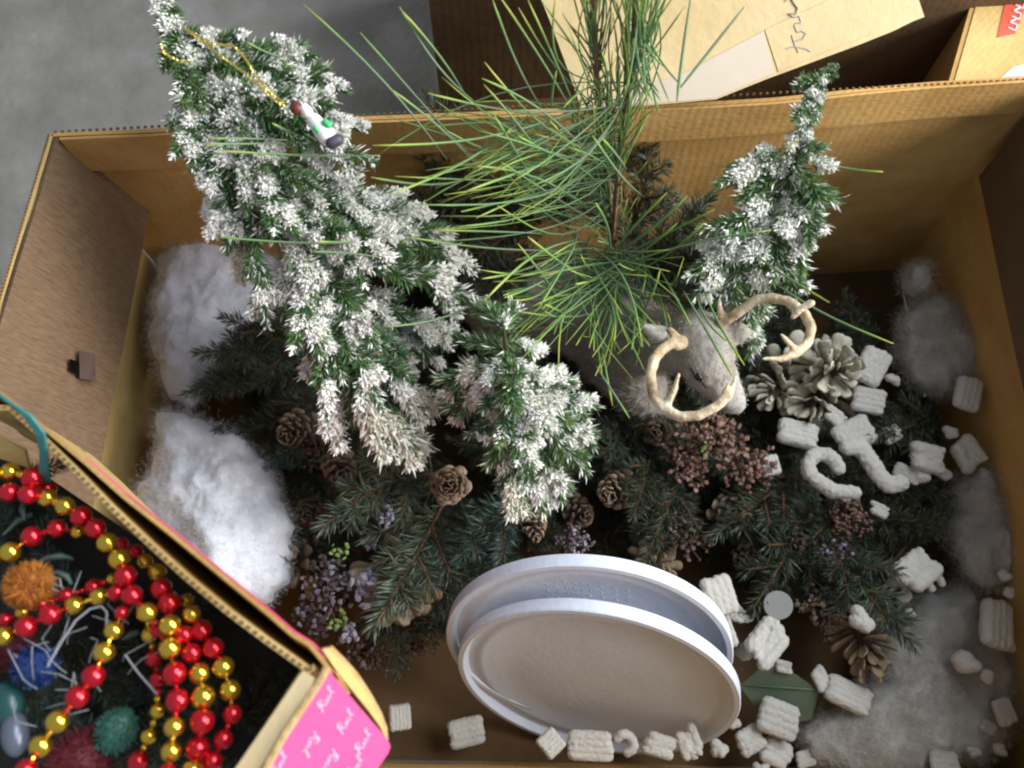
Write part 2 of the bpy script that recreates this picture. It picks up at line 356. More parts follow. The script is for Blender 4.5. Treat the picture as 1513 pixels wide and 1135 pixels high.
def brush(c, n, nl, ang, rng, flat=0., t0=.0, taper=.35, width=.0009):
    t = t0 + (1 - t0) * rng.random(n); t = np.sort(t); b_, d_ = along(c, t)
    r = rng.normal(size=(n, 3)); r[:, 2] *= (1 - flat); r -= (r * d_).sum(1)[:, None] * d_; r /= np.linalg.norm(r, axis=1)[:, None]
    a = ang + rng.normal(size=n) * .16; a = a * (1 - .55 * np.clip((t - .85) / .15, 0, 1))
    dv = d_ * np.cos(a)[:, None] + r * np.sin(a)[:, None]
    ln = nl * (1 + .2 * rng.normal(size=n)) * (1 - taper * t ** 3)
    return blades(b_, dv, np.abs(ln) + .001, width, rng) + (t, r)
def chunks(pts, size, dirs, rng):
    "stretched rough octahedra"
    n = len(pts); o = np.array([[1, 0, 0], [-1, 0, 0], [0, 1, 0], [0, -1, 0], [0, 0, 1], [0, 0, -1]], float)
    q = rng.normal(size=(n, 3)); s1 = np.cross(dirs, q); s1 /= np.linalg.norm(s1, axis=1)[:, None]; s2 = np.cross(dirs, s1)
    sc = size[:, None, None] * (1 + .35 * np.clip(rng.normal(size=(n, 6, 1)), -1.5, 1.5))
    V = pts[:, None, :] + (o[None, :, 0:1] * dirs[:, None, :] * 1.8 + o[None, :, 1:2] * s1[:, None, :] + o[None, :, 2:3] * s2[:, None, :]) * sc
    F = np.array([[0, 2, 4], [2, 1, 4], [1, 3, 4], [3, 0, 4], [2, 0, 5], [1, 2, 5], [3, 1, 5], [0, 3, 5]])
    return V.reshape(-1, 3), (np.arange(n)[:, None, None] * 6 + F[None]).reshape(-1, 3)
def join(parts):
    "parts: list of (V, faces, matindex) -> V, faces list, mi"
    V = []; F = []; mi = []; k = 0
    for v, f, m_ in parts:
        V.append(v); F.extend((f + k).tolist()); mi.extend([m_] * len(f)); k += len(v)
    return np.concatenate(V), F, mi
def to_mesh(name, parts, mats, smooth=False):
    V, F, mi = join(parts); me = bpy.data.meshes.new(name); me.from_pydata(V.tolist(), [], F)
    for m_ in mats: me.materials.append(m_)
    me.polygons.foreach_set('material_index', np.array(mi, dtype=np.int32))
    if smooth: me.polygons.foreach_set('use_smooth', [True] * len(F))
    me.update(); return me
def tube_np(c, r0, r1, n=5):
    mb = MB(); k = len(c); mb.tube([Vector(p) for p in c], [r0 + (r1 - r0) * i / (k - 1) for i in range(k)], n, caps=False)
    return np.array(mb.v), np.array(mb.f)

# flocked branch: (needles mesh, snow mesh) at several lengths
def flocked(L, seed, snowy=.55, cream=False):
    rng = np.random.default_rng(seed); curves = []
    c = twig_curve(L, rng, .10, .05); curves.append((c, 1.0))
    k = max(1, int(L / .022))
    for i in range(k):
        t = .10 + .75 * (i + rng.random() * .6) / k; b_, d_ = along(c, np.array([t])); s_ = 1 if i % 2 else -1
        a = R(rng.uniform(16, 30)); l = min(.036, L * .42) * (1.1 - .6 * t) * rng.uniform(.7, 1.2)
        dv = d_[0] * math.cos(a) + np.array([0, s_ * math.sin(a), rng.normal() * .22]); dv /= np.linalg.norm(dv)
        tt = np.linspace(0, 1, 6)[:, None]; curves.append((b_[0] + dv * l * tt + np.array([0, 0, -.12 * l]) * tt ** 2, l / L))
    parts = []; sn = []
    for c_, fr in curves:
        ll = np.linalg.norm(np.diff(c_, axis=0), axis=1).sum(); parts.append(tube_np(c_, .0010, .0006, 4) + (1,))
        n = int(ll * 9500); V, F, t, r = brush(c_, n, .0095, R(50), rng, width=.0010); parts.append((V, F, 0))
        # snow: patches on the upper side, on the needles
        m_ = int(ll * 30000); t = rng.random(m_); b_, d_ = along(c_, t)
        nzv = np.array([noise.noise(Vector(x) * 62 + Vector((seed * 3.1, 0, 0))) for x in b_]) - (.545 - snowy)
        pr = np.clip(nzv / .30 + .5, 0, 1) ** 1.6; keep = rng.random(m_) < pr * .62
        fz = rng.random(m_) < np.clip(pr * .10 + .022, 0, 1); szf = np.ones(m_)
        fb, fd = b_[fz], d_[fz]; fr = rng.normal(size=(len(fb), 3)); fr[:, 2] = np.abs(fr[:, 2]) + .35; fr -= (fr * fd).sum(1)[:, None] * fd; fr /= np.linalg.norm(fr, axis=1)[:, None]
        fdir = fd * math.cos(R(50)) + fr * math.sin(R(50)) + rng.normal(size=fr.shape) * .12; fdir /= np.linalg.norm(fdir, axis=1)[:, None]
        V, F = blades(fb + fdir * .002, fdir, .0085 * (1 + .2 * rng.normal(size=len(fb))), .0013, rng); sn.append((V, F, 0))
        t = t[keep]; b_, d_ = b_[keep], d_[keep]; szf = szf[keep]; r = rng.normal(size=(len(t), 3)); r[:, 2] = np.abs(r[:, 2]) * 1.1 + .45
        r -= (r * d_).sum(1)[:, None] * d_; r /= np.linalg.norm(r, axis=1)[:, None]
        a = R(52) + rng.normal(size=len(t)) * .2; dv = d_ * np.cos(a)[:, None] + r * np.sin(a)[:, None]
        dist = rng.uniform(.0015, .0088, len(t)); V, F = chunks(b_ + dv * dist[:, None], szf * np.minimum(np.abs(rng.normal(.0006, .0004, len(t))) + .0003, .0014), dv, rng); sn.append((V, F, 0))
    return to_mesh('branch', parts, [M['needle_flock'], M['twig_green']]), to_mesh('snow', sn, [M['snow_cream' if cream else 'snow']])
FLK = {}
for L in (.035, .06, .09, .13):
    FLK[L] = [flocked(L, 100 + i + int(L * 1000), (.56, .42, .50, .34)[i]) for i in range(4)]
FLC = {L: [flocked(L, 300 + int(L * 1000), .36, True)] for L in (.06, .09)}
def frame(base, tip, roll=0., upv=Vector((0, 0, 1))):
    x = (tip - base); L = x.length; x = x / L; z = upv - x * upv.dot(x)
    if z.length < .05: z = Vector((0, -1, 0)) - x * x.y * -1
    z.normalize(); y = z.cross(x); m_ = Matrix((x, y, z)).transposed(); return (m_ @ Matrix.Rotation(roll, 3, 'X')), L
def put(name, me, base, tip, L0, parent=None, roll=0., upv=Vector((0, 0, 1))):
    m_, L = frame(Vector(base), Vector(tip), roll, upv); s_ = L / L0
    o = obj(name, me, None); o.matrix_world = Matrix.Translation(base) @ m_.to_4x4() @ Matrix.Scale(s_, 4)
    if parent is not None:
        pm = Matrix.LocRotScale(parent.location, parent.rotation_euler, parent.scale) if parent.parent is None else None
        o.parent = parent; o.matrix_parent_inverse = pm.inverted()
    return o
def flock_branch(tree, base, tip, roll=None, cream=False, v=None):
    L = (Vector(tip) - Vector(base)).length; D = FLC if cream else FLK
    L0 = min(D, key=lambda q: abs(math.log(q / L))); nm, sm = random.choice(D[L0]) if v is None else D[L0][v % len(D[L0])]
    roll = random.uniform(-.5, .5) if roll is None else roll
    o = put('branch', nm, base, tip, L0, tree, roll); s_ = obj('snow', sm, o); return o
def flocked_tree(label, axis, br, extra, seed, rbase, trunk_r=.004, tipcov=True):
    random.seed(seed); pts = [P(*a) for a in axis]; root = empty('artificial_tree', pts[-1], label, 'artificial tree', 'snow-flocked artificial trees')
    ip = Matrix.Translation(-pts[-1])
    b = MB(); k = len(pts); b.tube(pts, [.0008 + (trunk_r - .0008) * i / (k - 1) for i in range(k)], 7)
    o = obj('trunk', b.mesh('trunk', [M['twig_green']]), root); o.matrix_parent_inverse = ip
    arr = np.array([list(p) for p in pts]); seg = np.linalg.norm(np.diff(arr, axis=0), axis=1); cum = np.concatenate([[0], np.cumsum(seg)]) / seg.sum()
    def at(t):
        i = min(int(np.searchsorted(cum, t, 'right')) - 1, k - 2); f = (t - cum[i]) / (cum[i + 1] - cum[i]); return pts[i].lerp(pts[i + 1], max(0, min(1, f))), (pts[i + 1] - pts[i]).normalized()
    for (t, x, y, z, *c) in br:
        flock_branch(root, at(max(0, t - .10 * min(1, t * 2.2)))[0], P(x, y, z), cream=bool(c))
    for i in range(extra):
        t = .03 + .92 * (i + random.random()) / extra; p, d = at(t); a = random.uniform(0, 2 * math.pi)
        s1 = d.cross(Vector((0, 0, 1))).normalized(); s2 = s1.cross(d).normalized()
        if s2.z < 0: s2 = -s2
        dv = s1 * math.cos(a) + s2 * math.sin(a) * .9 + d * random.uniform(1.1, 2.0); dv.normalize()
        l = rbase(t) * random.uniform(.75, 1.05); flock_branch(root, p, p + dv * l)
    return root
flocked_tree('largest snow-flocked artificial tree at left, its tip reaching out of the top of the picture',
    [(236, -40, .43), (262, 40, .425), (300, 120, .415), (350, 210, .40), (400, 300, .37), (455, 380, .34), (510, 450, .30), (560, 530, .22)],
    [(.0, 228, -30, .43), (.03, 232, 14, .43), (.05, 252, 30, .43), (.10, 242, 92, .43), (.12, 258, 60, .43), (.18, 268, 140, .43), (.20, 300, 150, .42), (.2, 360, 80, .43), (.28, 455, 78, .43), (.3, 418, 92, .43), (.3, 285, 245, .40), (.3, 510, 120, .42),
     (.34, 480, 150, .43), (.38, 535, 170, .41), (.36, 545, 235, .41), (.42, 500, 225, .41), (.36, 300, 270, .39), (.42, 318, 330, .37), (.46, 335, 360, .37), (.44, 380, 255, .40), (.5, 470, 270, .40),
     (.54, 350, 412, .33, 1), (.56, 395, 480, .33), (.52, 375, 300, .39), (.55, 560, 320, .37), (.58, 630, 305, .36), (.6, 655, 350, .35), (.64, 700, 395, .33), (.68, 705, 440, .32), (.66, 600, 350, .37), (.7, 560, 400, .36),
     (.68, 455, 430, .36), (.7, 470, 520, .34), (.7, 480, 610, .31), (.75, 500, 660, .27), (.75, 545, 500, .34), (.78, 565, 600, .31), (.78, 560, 672, .27, 1), (.85, 610, 680, .25, 1), (.85, 620, 620, .27, 1), (.85, 595, 580, .30),
     (.8, 660, 500, .29), (.85, 650, 540, .26), (.9, 680, 490, .27), (.5, 440, 340, .39), (.62, 520, 360, .38)],
    24, 5, lambda t: .024 + .040 * min(t * 1.25, .95))
flocked_tree('small snow-flocked artificial tree in the middle, left of the deer, just above the white lids',
    [(742, 470, .36), (750, 520, .34), (758, 575, .30), (765, 640, .22), (770, 690, .12)],
    [(.05, 700, 450, .34), (.05, 755, 445, .34), (.1, 800, 515, .33), (.15, 690, 500, .33), (.2, 850, 560, .31), (.3, 885, 600, .29), (.3, 880, 660, .28), (.35, 865, 700, .27), (.2, 640, 560, .30, 1), (.3, 650, 605, .28, 1), (.4, 690, 640, .28),
     (.4, 715, 690, .26, 1), (.45, 752, 762, .24, 1), (.45, 800, 758, .24), (.4, 832, 742, .25), (.2, 760, 600, .34), (.25, 800, 630, .33), (.3, 740, 650, .32), (.3, 790, 690, .31), (.15, 720, 560, .34), (.2, 840, 620, .32), (.2, 770, 545, .36), (.25, 715, 600, .32)],
    12, 9, lambda t: .045 + .02 * t)
flocked_tree('snow-flocked artificial tree at right, bent tip over the back rim, behind the right antler',
    [(1240, 98, .44), (1215, 130, .435), (1192, 175, .43), (1178, 225, .41), (1160, 280, .38), (1135, 350, .34), (1110, 430, .28), (1095, 480, .2)],
    [(.12, 1190, 150, .43), (.02, 1238, 112, .442), (.0, 1226, 96, .442), (.01, 1216, 104, .44), (.04, 1205, 130, .438), (.08, 1188, 150, .436), (.1, 1212, 150, .436), (.14, 1200, 178, .432), (.18, 1178, 195, .428), (.2, 1170, 215, .42), (.28, 1222, 215, .42), (.32, 1228, 245, .41), (.36, 1236, 292, .40), (.36, 1130, 235, .41), (.36, 1080, 248, .40), (.4, 1068, 265, .40), (.4, 1215, 330, .38), (.45, 1200, 360, .38),
     (.45, 1192, 395, .36), (.45, 1045, 335, .37), (.5, 1040, 385, .35), (.5, 1032, 438, .33), (.6, 1060, 440, .32), (.6, 1100, 500, .29), (.6, 1170, 450, .32), (.4, 1100, 290, .39), (.5, 1145, 410, .35), (.5, 1100, 380, .36)],
    24, 21, lambda t: .022 + .036 * min(1, t * 1.3))

# ------------------------------------------------------------------ spruce sprigs
def spruce(L, seed, mt='needle_spruce', dens=5200, nl=.013, side=True):
    rng = np.random.default_rng(seed); c = twig_curve(L, rng, .08, .06); cs = [c]
    if side:
        k = int(L / .014)
        for i in range(k):
            t = .1 + .72 * i / k; b_, d_ = along(c, np.array([t])); s_ = 1 if i % 2 else -1; a = R(rng.uniform(38, 55)); l = L * .45 * (1.05 - t) * rng.uniform(.8, 1.2)
            dv = d_[0] * math.cos(a) + np.array([0, s_ * math.sin(a), rng.normal() * .15]); tt = np.linspace(0, 1, 6)[:, None]; cs.append(b_[0] + dv * l * tt - np.array([0, 0, .15 * l]) * tt ** 2)
    st = []; nd = []
    for c_ in cs:
        ll = np.linalg.norm(np.diff(c_, axis=0), axis=1).sum(); st.append(tube_np(c_, .0012, .0007, 4) + (0,))
        V, F, t, r = brush(c_, int(ll * dens), nl, R(52), rng, flat=.55, width=.0010); nd.append((V, F, 0))
    return to_mesh('stem', st, [M['twig']]), to_mesh('needles', nd, [M[mt]])
SPR = {k: [spruce(.09, 500 + i * 7 + len(k), k, dens) for i in range(n)] for k, n, dens in (('needle_spruce', 4, 4600), ('needle_spruce_grey', 3, 4600), ('needle_teal', 2, 4200))}
SPS = {k: [spruce(.07, 600 + i * 7 + len(k), k, 5600, .014, False) for i in range(2)] for k in ('needle_spruce', 'needle_spruce_grey', 'needle_teal')}
def sprig(base, tip, label, group=None, kind='needle_spruce', roll=None, simple=False):
    base, tip = Vector(base), Vector(tip); D = SPS if simple else SPR; sm, nm = random.choice(D[kind]); L0 = .07 if simple else .09
    r = random.uniform(-.6, .6) if roll is None else roll; m_, L = frame(base, tip, r)
    root = empty('spruce_sprig', base, label, 'spruce sprig', group); s_ = L / L0
    root.rotation_euler = m_.to_euler(); root.scale = (s_,) * 3
    obj('stem', sm, root); o = obj('needles', nm, root); o['kind'] = 'stuff'; return root
random.seed(11)
G = 'artificial spruce sprigs packed in the box'
for (x0, y0, z0, x1, y1, z1, k, sm, lb) in [
    (440, 560, .10, 282, 572, .17, 'needle_spruce_grey', 0, 'grey-green spruce sprig pointing left over the gap between the white wadding pieces'),
    (450, 540, .12, 300, 520, .19, 'needle_spruce_grey', 0, 'grey-green spruce sprig lying on the lower edge of the upper white wadding'),
    (470, 520, .12, 340, 470, .20, 'needle_spruce', 0, 'dark spruce sprig between the upper wadding and the flocked tree branches'),
    (450, 590, .10, 320, 625, .15, 'needle_spruce', 0, 'dark spruce sprig just above the lower white wadding'),
    (500, 640, .10, 400, 690, .14, 'needle_teal', 0, 'blue-green spruce sprig beside the upper right edge of the lower wadding'),
    (640, 700, .14, 485, 780, .20, 'needle_spruce_grey', 0, 'spread spruce sprig pointing left from under the round pinecone'),
    (655, 745, .14, 548, 915, .21, 'needle_spruce_grey', 0, 'large spruce sprig pointing down over the tan fan-shaped cone'),
    (655, 770, .12, 650, 905, .13, 'needle_spruce', 0, 'dark spruce sprig hanging straight down below the round pinecone'),
    (770, 735, .15, 676, 822, .19, 'needle_teal', 0, 'bluish spruce sprig above the left end of the white lids'),
    (740, 760, .16, 735, 828, .20, 'needle_teal', 1, 'short bluish spruce sprig behind the rear lid at its upper left'),
    (760, 300, .20, 640, 150, .33, 'needle_spruce_grey', 0, 'grey spruce sprig standing against the back wall, tip above the rim'),
    (800, 330, .20, 615, 210, .30, 'needle_spruce', 0, 'dark spruce sprig leaning left along the back wall'),
    (800, 350, .20, 600, 280, .27, 'needle_spruce', 0, 'dark spruce sprig below the leaning ones, behind the largest flocked tree'),
    (800, 380, .18, 660, 370, .24, 'needle_spruce', 0, 'dark spruce sprig between the largest flocked tree and the pine'),
    (840, 340, .20, 760, 190, .29, 'needle_spruce_grey', 0, 'grey spruce sprig upright behind the long pine needles'),
    (900, 350, .20, 850, 200, .29, 'needle_spruce', 0, 'dark spruce sprig upright just left of the pine stem'),
    (930, 340, .20, 950, 190, .30, 'needle_spruce_grey', 0, 'grey spruce sprig upright at the right of the pine stem'),
    (960, 380, .20, 1040, 290, .30, 'needle_spruce_grey', 0, 'grey spruce sprig reaching to the flocked tree at right'),
    (960, 420, .20, 1050, 350, .28, 'needle_spruce', 0, 'dark spruce sprig just above the deer head'),
    (990, 440, .19, 920, 320, .27, 'needle_spruce', 0, 'dark spruce sprig below the pine stem, above the deer back'),
    (1250, 800, .10, 1350, 945, .16, 'needle_spruce_grey', 0, 'spruce sprig at lower right pointing at the grey wadding'),
    (1200, 760, .10, 1130, 900, .14, 'needle_spruce', 0, 'dark spruce sprig pointing down to the clear disc'),
    (1220, 760, .10, 1260, 880, .14, 'needle_spruce', 0, 'dark spruce sprig over the upright cushion-shaped peanut'),
    (1010, 700, .12, 960, 820, .15, 'needle_spruce', 0, 'dark spruce sprig just above the rear lid on its right side'),
    (1180, 700, .11, 1060, 780, .15, 'needle_spruce', 0, 'dark spruce sprig below the brown dried flowers'),
    (960, 680, .12, 940, 760, .16, 'needle_spruce', 0, 'dark spruce sprig between the brown cone and the dried flowers'),
    (1380, 620, .10, 1300, 640, .15, 'needle_spruce', 0, 'dark spruce sprig among the peanuts near the right wall'),
    (1290, 770, .10, 1400, 800, .14, 'needle_spruce', 0, 'dark spruce sprig pointing right behind the torn peanut'),
    (1240, 700, .09, 1400, 735, .12, 'needle_spruce', 0, 'dark spruce sprig below the long crooked peanut'),
]:
    sprig(P(x0, y0, z0), P(x1, y1, z1), lb, G, k, simple=bool(sm))
# filler tangle
poly = [(330, 480), (700, 320), (1000, 330), (1280, 380), (1400, 560), (1400, 860), (1290, 940), (1180, 930), (1000, 860), (800, 840), (680, 900), (650, 1000), (600, 1030), (540, 1010), (480, 940), (420, 760), (330, 600)]
def inside(x, y):
    c = False; j = len(poly) - 1
    for i in range(len(poly)):
        (xi, yi), (xj, yj) = poly[i], poly[j]
        if (yi > y) != (yj > y) and x < (xj - xi) * (y - yi) / (yj - yi) + xi: c = not c
        j = i
    return c
LMK = [((430, 620), 'beside the white wadding'), ((560, 440), 'under the largest flocked tree'), ((690, 640), 'under the small flocked tree'), ((560, 800), 'around the large petalled cone'), ((820, 360), 'behind the pine branch'), ((860, 560), 'around the toy deer body'),
       ((1110, 400), 'under the flocked tree at right'), ((1050, 720), 'around the brown dried flowers'), ((1180, 850), 'right of the plastic lids'), ((1380, 700), 'near the right wall'), ((1330, 480), 'in the dark back right corner'), ((860, 780), 'just above the plastic lids')]
n = 0
while n < 240:
    x, y = random.uniform(320, 1400), random.uniform(320, 1030)
    if not inside(x, y): continue
    a = random.uniform(0, 2 * math.pi); z = random.uniform(.03, .10); l = random.uniform(80, 130)
    x2, y2 = x + l * math.cos(a), y + l * math.sin(a)
    if not (inside(x2, y2)): continue
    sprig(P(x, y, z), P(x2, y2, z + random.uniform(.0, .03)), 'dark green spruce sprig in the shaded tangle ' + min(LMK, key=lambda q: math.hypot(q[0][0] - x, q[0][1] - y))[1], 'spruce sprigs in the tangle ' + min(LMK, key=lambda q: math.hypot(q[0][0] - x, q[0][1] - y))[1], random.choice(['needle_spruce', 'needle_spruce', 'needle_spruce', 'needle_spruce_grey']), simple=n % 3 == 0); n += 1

# ------------------------------------------------------------------ long-needle pine
pine = empty('pine_branch', P(905, 420, .18), 'fresh pine branch with long green needles standing in the middle of the box', 'pine branch')
ipn = Matrix.Translation(-Vector(pine.location))
def pc(o): o.matrix_parent_inverse = ipn; return o
mn = bpy.data.materials.new('pine_needle'); mn.use_nodes = True; nt = mn.node_tree; N = nt.nodes; Lk = nt.links; bs = N['Principled BSDF']; bs.inputs['Roughness'].default_value = .42
va = N.new('ShaderNodeAttribute'); va.attribute_name = 'tipness'; va.attribute_type = 'GEOMETRY'
cr = N.new('ShaderNodeValToRGB'); els = cr.color_ramp.elements; els[0].position = 0; els[0].color = srgb(122, 144, 112); els[1].position = 1; els[1].color = srgb(190, 198, 92)
e1 = els.new(.45); e1.color = srgb(118, 158, 100); e2 = els.new(.75); e2.color = srgb(152, 184, 88)
oi = N.new('ShaderNodeObjectInfo'); ma = N.new('ShaderNodeMath'); ma.operation = 'MULTIPLY_ADD'; ma.inputs[1].default_value = .5; ma.inputs[2].default_value = -.25
Lk.new(oi.outputs['Random'], ma.inputs[0]); ad = N.new('ShaderNodeMath'); ad.operation = 'ADD'; Lk.new(va.outputs['Fac'], ad.inputs[0]); Lk.new(ma.outputs[0], ad.inputs[1]); Lk.new(ad.outputs[0], cr.inputs[0])
Lk.new(cr.outputs[0], bs.inputs['Base Color']); tr = N.new('ShaderNodeBsdfTranslucent'); mx = N.new('ShaderNodeMixShader'); mx.inputs[0].default_value = .25; Lk.new(cr.outputs[0], tr.inputs[0])
Lk.new(bs.outputs[0], mx.inputs[1]); Lk.new(tr.outputs[0], mx.inputs[2]); Lk.new(mx.outputs[0], N['Material Output'].inputs[0])
NCOUNT = 0
def needle(p0, p1, sag=None, r=.00105, k=9):
    global NCOUNT
    p0, p1 = Vector(p0), Vector(p1); L = (p1 - p0).length; d = (p1 - p0) / L
    s_ = d.cross(Vector((random.gauss(0, 1), random.gauss(0, 1), random.gauss(0, 1)))).normalized() * L * (random.uniform(-.1, .1) if sag is None else sag)
    g = Vector((0, 0, -L * random.uniform(-.03, .10)))
    pts = [p0.lerp(p1, i / (k - 1)) + (s_ + g) * math.sin(math.pi * i / (k - 1)) for i in range(k)]
    mb = MB(); mb.tube(pts, [r * (.55 + .45 * min(1, i / 3)) * (1 if i < k - 1 else .35) for i in range(k)], 4)
    me = mb.mesh('needle', [mn], True); at = me.attributes.new('tipness', 'FLOAT', 'POINT')
    vals = [((j // 4) / (k - 1)) ** 2.4 for j in range(len(me.vertices))]; at.data.foreach_set('value', vals)
    pc(obj('needle', me, pine)); NCOUNT += 1
stems = [([(905, 470, .17), (905, 360, .24), (902, 300, .28), (895, 240, .33), (884, 150, .40), (880, 70, .45), (876, -40, .50)], .0032),
         ([(905, 360, .24), (912, 270, .32), (918, 200, .37), (930, 120, .42), (940, 60, .46), (944, -40, .50)], .0024),
         ([(905, 420, .2), (870, 390, .26), (850, 340, .31)], .0020), ([(905, 430, .2), (930, 400, .25), (950, 370, .29)], .0020)]
sb_ = []
for pts, r in stems:
    mb = MB(); c = [P(*p_) for p_ in pts]; cc = []
    for i in range(len(c) - 1):
        for j in range(5): cc.append(c[i].lerp(c[i + 1], j / 5))
    cc.append(c[-1]); mb.tube(cc, [r * (1 - .5 * i / len(cc)) * random.uniform(.85, 1.2) for i in range(len(cc))], 7)
    for i in range(len(cc) * 3):   # bract scales
        p_ = cc[random.randrange(len(cc) - 1)]; a = random.uniform(0, 6.28); d = Vector((math.cos(a), .5, math.sin(a))) * r * 1.9
        mb.tube([p_, p_ + d], [r * .5, r * .15], 4)
    pc(obj('stem', mb.mesh('stem', [M['pine_bark']]), pine)); sb_.append(c)
random.seed(31)
# needles named by where their tips and roots stand (x, y, z tip; x, y, z root)
ND = [(448, 6, .50, 660, 235, .40), (532, 48, .48, 720, 260, .38), (590, 10, .50, 700, 150, .44), (592, 14, .50, 690, 145, .43), (578, 132, .47, 700, 240, .40), (550, 215, .46, 850, 165, .42), (575, 288, .46, 780, 170, .40),
      (548, 262, .44, 700, 262, .38), (632, 138, .46, 850, 175, .40), (716, 92, .47, 860, 220, .40), (712, 116, .47, 860, 215, .40), (715, 125, .46, 800, 230, .40), (728, 0, .50, 800, 160, .42), (735, -10, .50, 860, 190, .40), (690, 282, .45, 860, 225, .38), (705, 245, .44, 860, 300, .35),
      (765, 200, .43, 855, 235, .39), (822, 105, .46, 815, 160, .42), (780, 0, .5, 850, 160, .42), (755, 190, .44, 690, 225, .41), (730, 170, .45, 800, 290, .37), (875, 200, .44, 950, 290, .35), (890, 205, .43, 925, 250, .38),
      (300, 213, .45, 420, 212, .42), (310, 205, .45, 425, 207, .42), (312, 222, .45, 560, 230, .42), (402, 182, .45, 440, 200, .43), (365, 62, .45, 420, 85, .43), (320, 350, .41, 520, 360, .39), (460, 372, .41, 560, 380, .39), (470, 357, .41, 520, 358, .39),
      (565, 483, .36, 720, 440, .33), (600, 350, .38, 860, 370, .32), (640, 340, .38, 800, 345, .34), (715, 445, .40, 850, 355, .33), (712, 412, .38, 820, 380, .33), (745, 440, .37, 850, 380, .32), (780, 350, .40, 880, 420, .30), (805, 450, .36, 840, 470, .30),
      (765, 360, .38, 830, 450, .30), (805, 460, .35, 850, 480, .30), (880, 300, .40, 900, 385, .30), (850, 420, .35, 900, 400, .28), (930, 618, .28, 880, 540, .30), (905, 600, .28, 880, 450, .31), (890, 560, .28, 870, 420, .31), (975, 400, .35, 940, 480, .28), (945, 440, .34, 880, 380, .30),
      (1225, 447, .40, 1060, 330, .35), (1320, 508, .36, 1120, 400, .33), (1305, 254, .42, 1215, 240, .41), (1005, 130, .46, 1100, 10, .49), (1000, 150, .46, 1020, 0, .5), (1015, 290, .42, 900, 380, .3), (1140, 215, .42, 1030, 300, .36), (1180, 205, .43, 1040, 290, .36), (1140, 340, .39, 900, 400, .3),
      (1055, 310, .4, 905, 385, .3), (985, 285, .41, 900, 380, .3), (1000, 330, .39, 910, 400, .29), (1040, 330, .38, 930, 405, .29), (1075, 505, .36, 1030, 440, .33), (1085, 560, .35, 1010, 430, .33), (1100, 540, .35, 1040, 430, .33), (1020, 480, .34, 970, 390, .31)]
for (a, b_, c, d, e_, f_) in ND: needle(P(a, b_, c), P(d, e_, f_) ) if False else needle(P(d, e_, f_), P(a, b_, c), random.uniform(-.06, .06))
def fascicle(root, tip, n=3, sp=.012, r=.0008):
    for i in range(n): needle(root, tip + Vector((random.gauss(0, sp), random.gauss(0, sp), random.gauss(0, sp))), random.uniform(-.16, .16), r)
def along_pts(c, t):
    k = len(c) - 1; x = t * k; i = min(int(x), k - 1); return c[i].lerp(c[i + 1], x - i)
# upward brush along the two stems
for i in range(24):
    c = sb_[i % 2]; t = random.uniform(.35, .8); p_ = along_pts(c, t); d = (along_pts(c, min(1, t + .1)) - p_).normalized()
    q = p_ + d * random.uniform(.08, .13) + Vector((random.gauss(0, .022), random.gauss(0, .012), random.gauss(0, .012))); fascicle(p_, q, 2, .010)
# curved needles falling at the right of the upper stem
for i in range(10):
    p_ = along_pts(sb_[1], random.uniform(.7, .98)); q = P(random.uniform(950, 990), random.uniform(90, 160), random.uniform(.42, .46)); fascicle(p_, q, 2, .006)
# brush to the left
for i in range(24):
    p_ = along_pts(sb_[random.choice((0, 1))], random.uniform(.2, .62)); q = P(random.uniform(600, 800), random.uniform(110, 330), random.uniform(.36, .45)); fascicle(p_, q, 2, .014)
# low star above the deer
for i in range(34):
    p_ = along_pts(sb_[random.choice((2, 3))], random.uniform(.3, 1)); a = random.uniform(0, 2 * math.pi); l = random.uniform(70, 140)
    q = P(885 + l * math.cos(a) * 1.15, 430 + l * math.sin(a) * .8, random.uniform(.30, .38)); fascicle(p_, q, 2, .008)
mb = MB(); random.seed(55)
def fine(p0, p1, r=.0006, k=7):
    L = (p1 - p0).length; d = (p1 - p0) / L; s_ = d.cross(Vector((random.gauss(0, 1), random.gauss(0, 1), random.gauss(0, 1)))).normalized() * L * random.uniform(-.16, .16)
    mb.tube([p0.lerp(p1, i / (k - 1)) + s_ * math.sin(math.pi * i / (k - 1)) for i in range(k)], [r] * (k - 1) + [r * .3], 3)
for i in range(60):
    p_ = along_pts(sb_[random.choice((2, 3))], random.random()); a = random.uniform(0, 2 * math.pi); l = random.uniform(60, 150); fine(p_, P(880 + l * math.cos(a) * 1.1, 440 + l * math.sin(a) * .85, random.uniform(.29, .37)))
for i in range(150):
    c = sb_[i % 2]; t = random.uniform(.15, .95); p_ = along_pts(c, t); d = (along_pts(c, min(1, t + .1)) - p_).normalized() if t < .9 else Vector((0, .6, .5)); fine(p_, p_ + d * random.uniform(.05, .09) + Vector((random.gauss(0, .013), random.gauss(0, .014), random.gauss(0, .014))))
for i in range(70):
    p_ = along_pts(sb_[i % 2], random.uniform(.2, .6)); fine(p_, P(random.uniform(640, 860), random.uniform(150, 340), random.uniform(.34, .43)))
me = mb.mesh('fine_needles', [mn], True); at_ = me.attributes.new('tipness', 'FLOAT', 'POINT'); at_.data.foreach_set('value', [((j // 3) % 7 / 6) ** 2 * .8 for j in range(len(me.vertices))])
o = pc(obj('fine_needles', me, pine)); o['kind'] = 'stuff'
print('needles', NCOUNT)

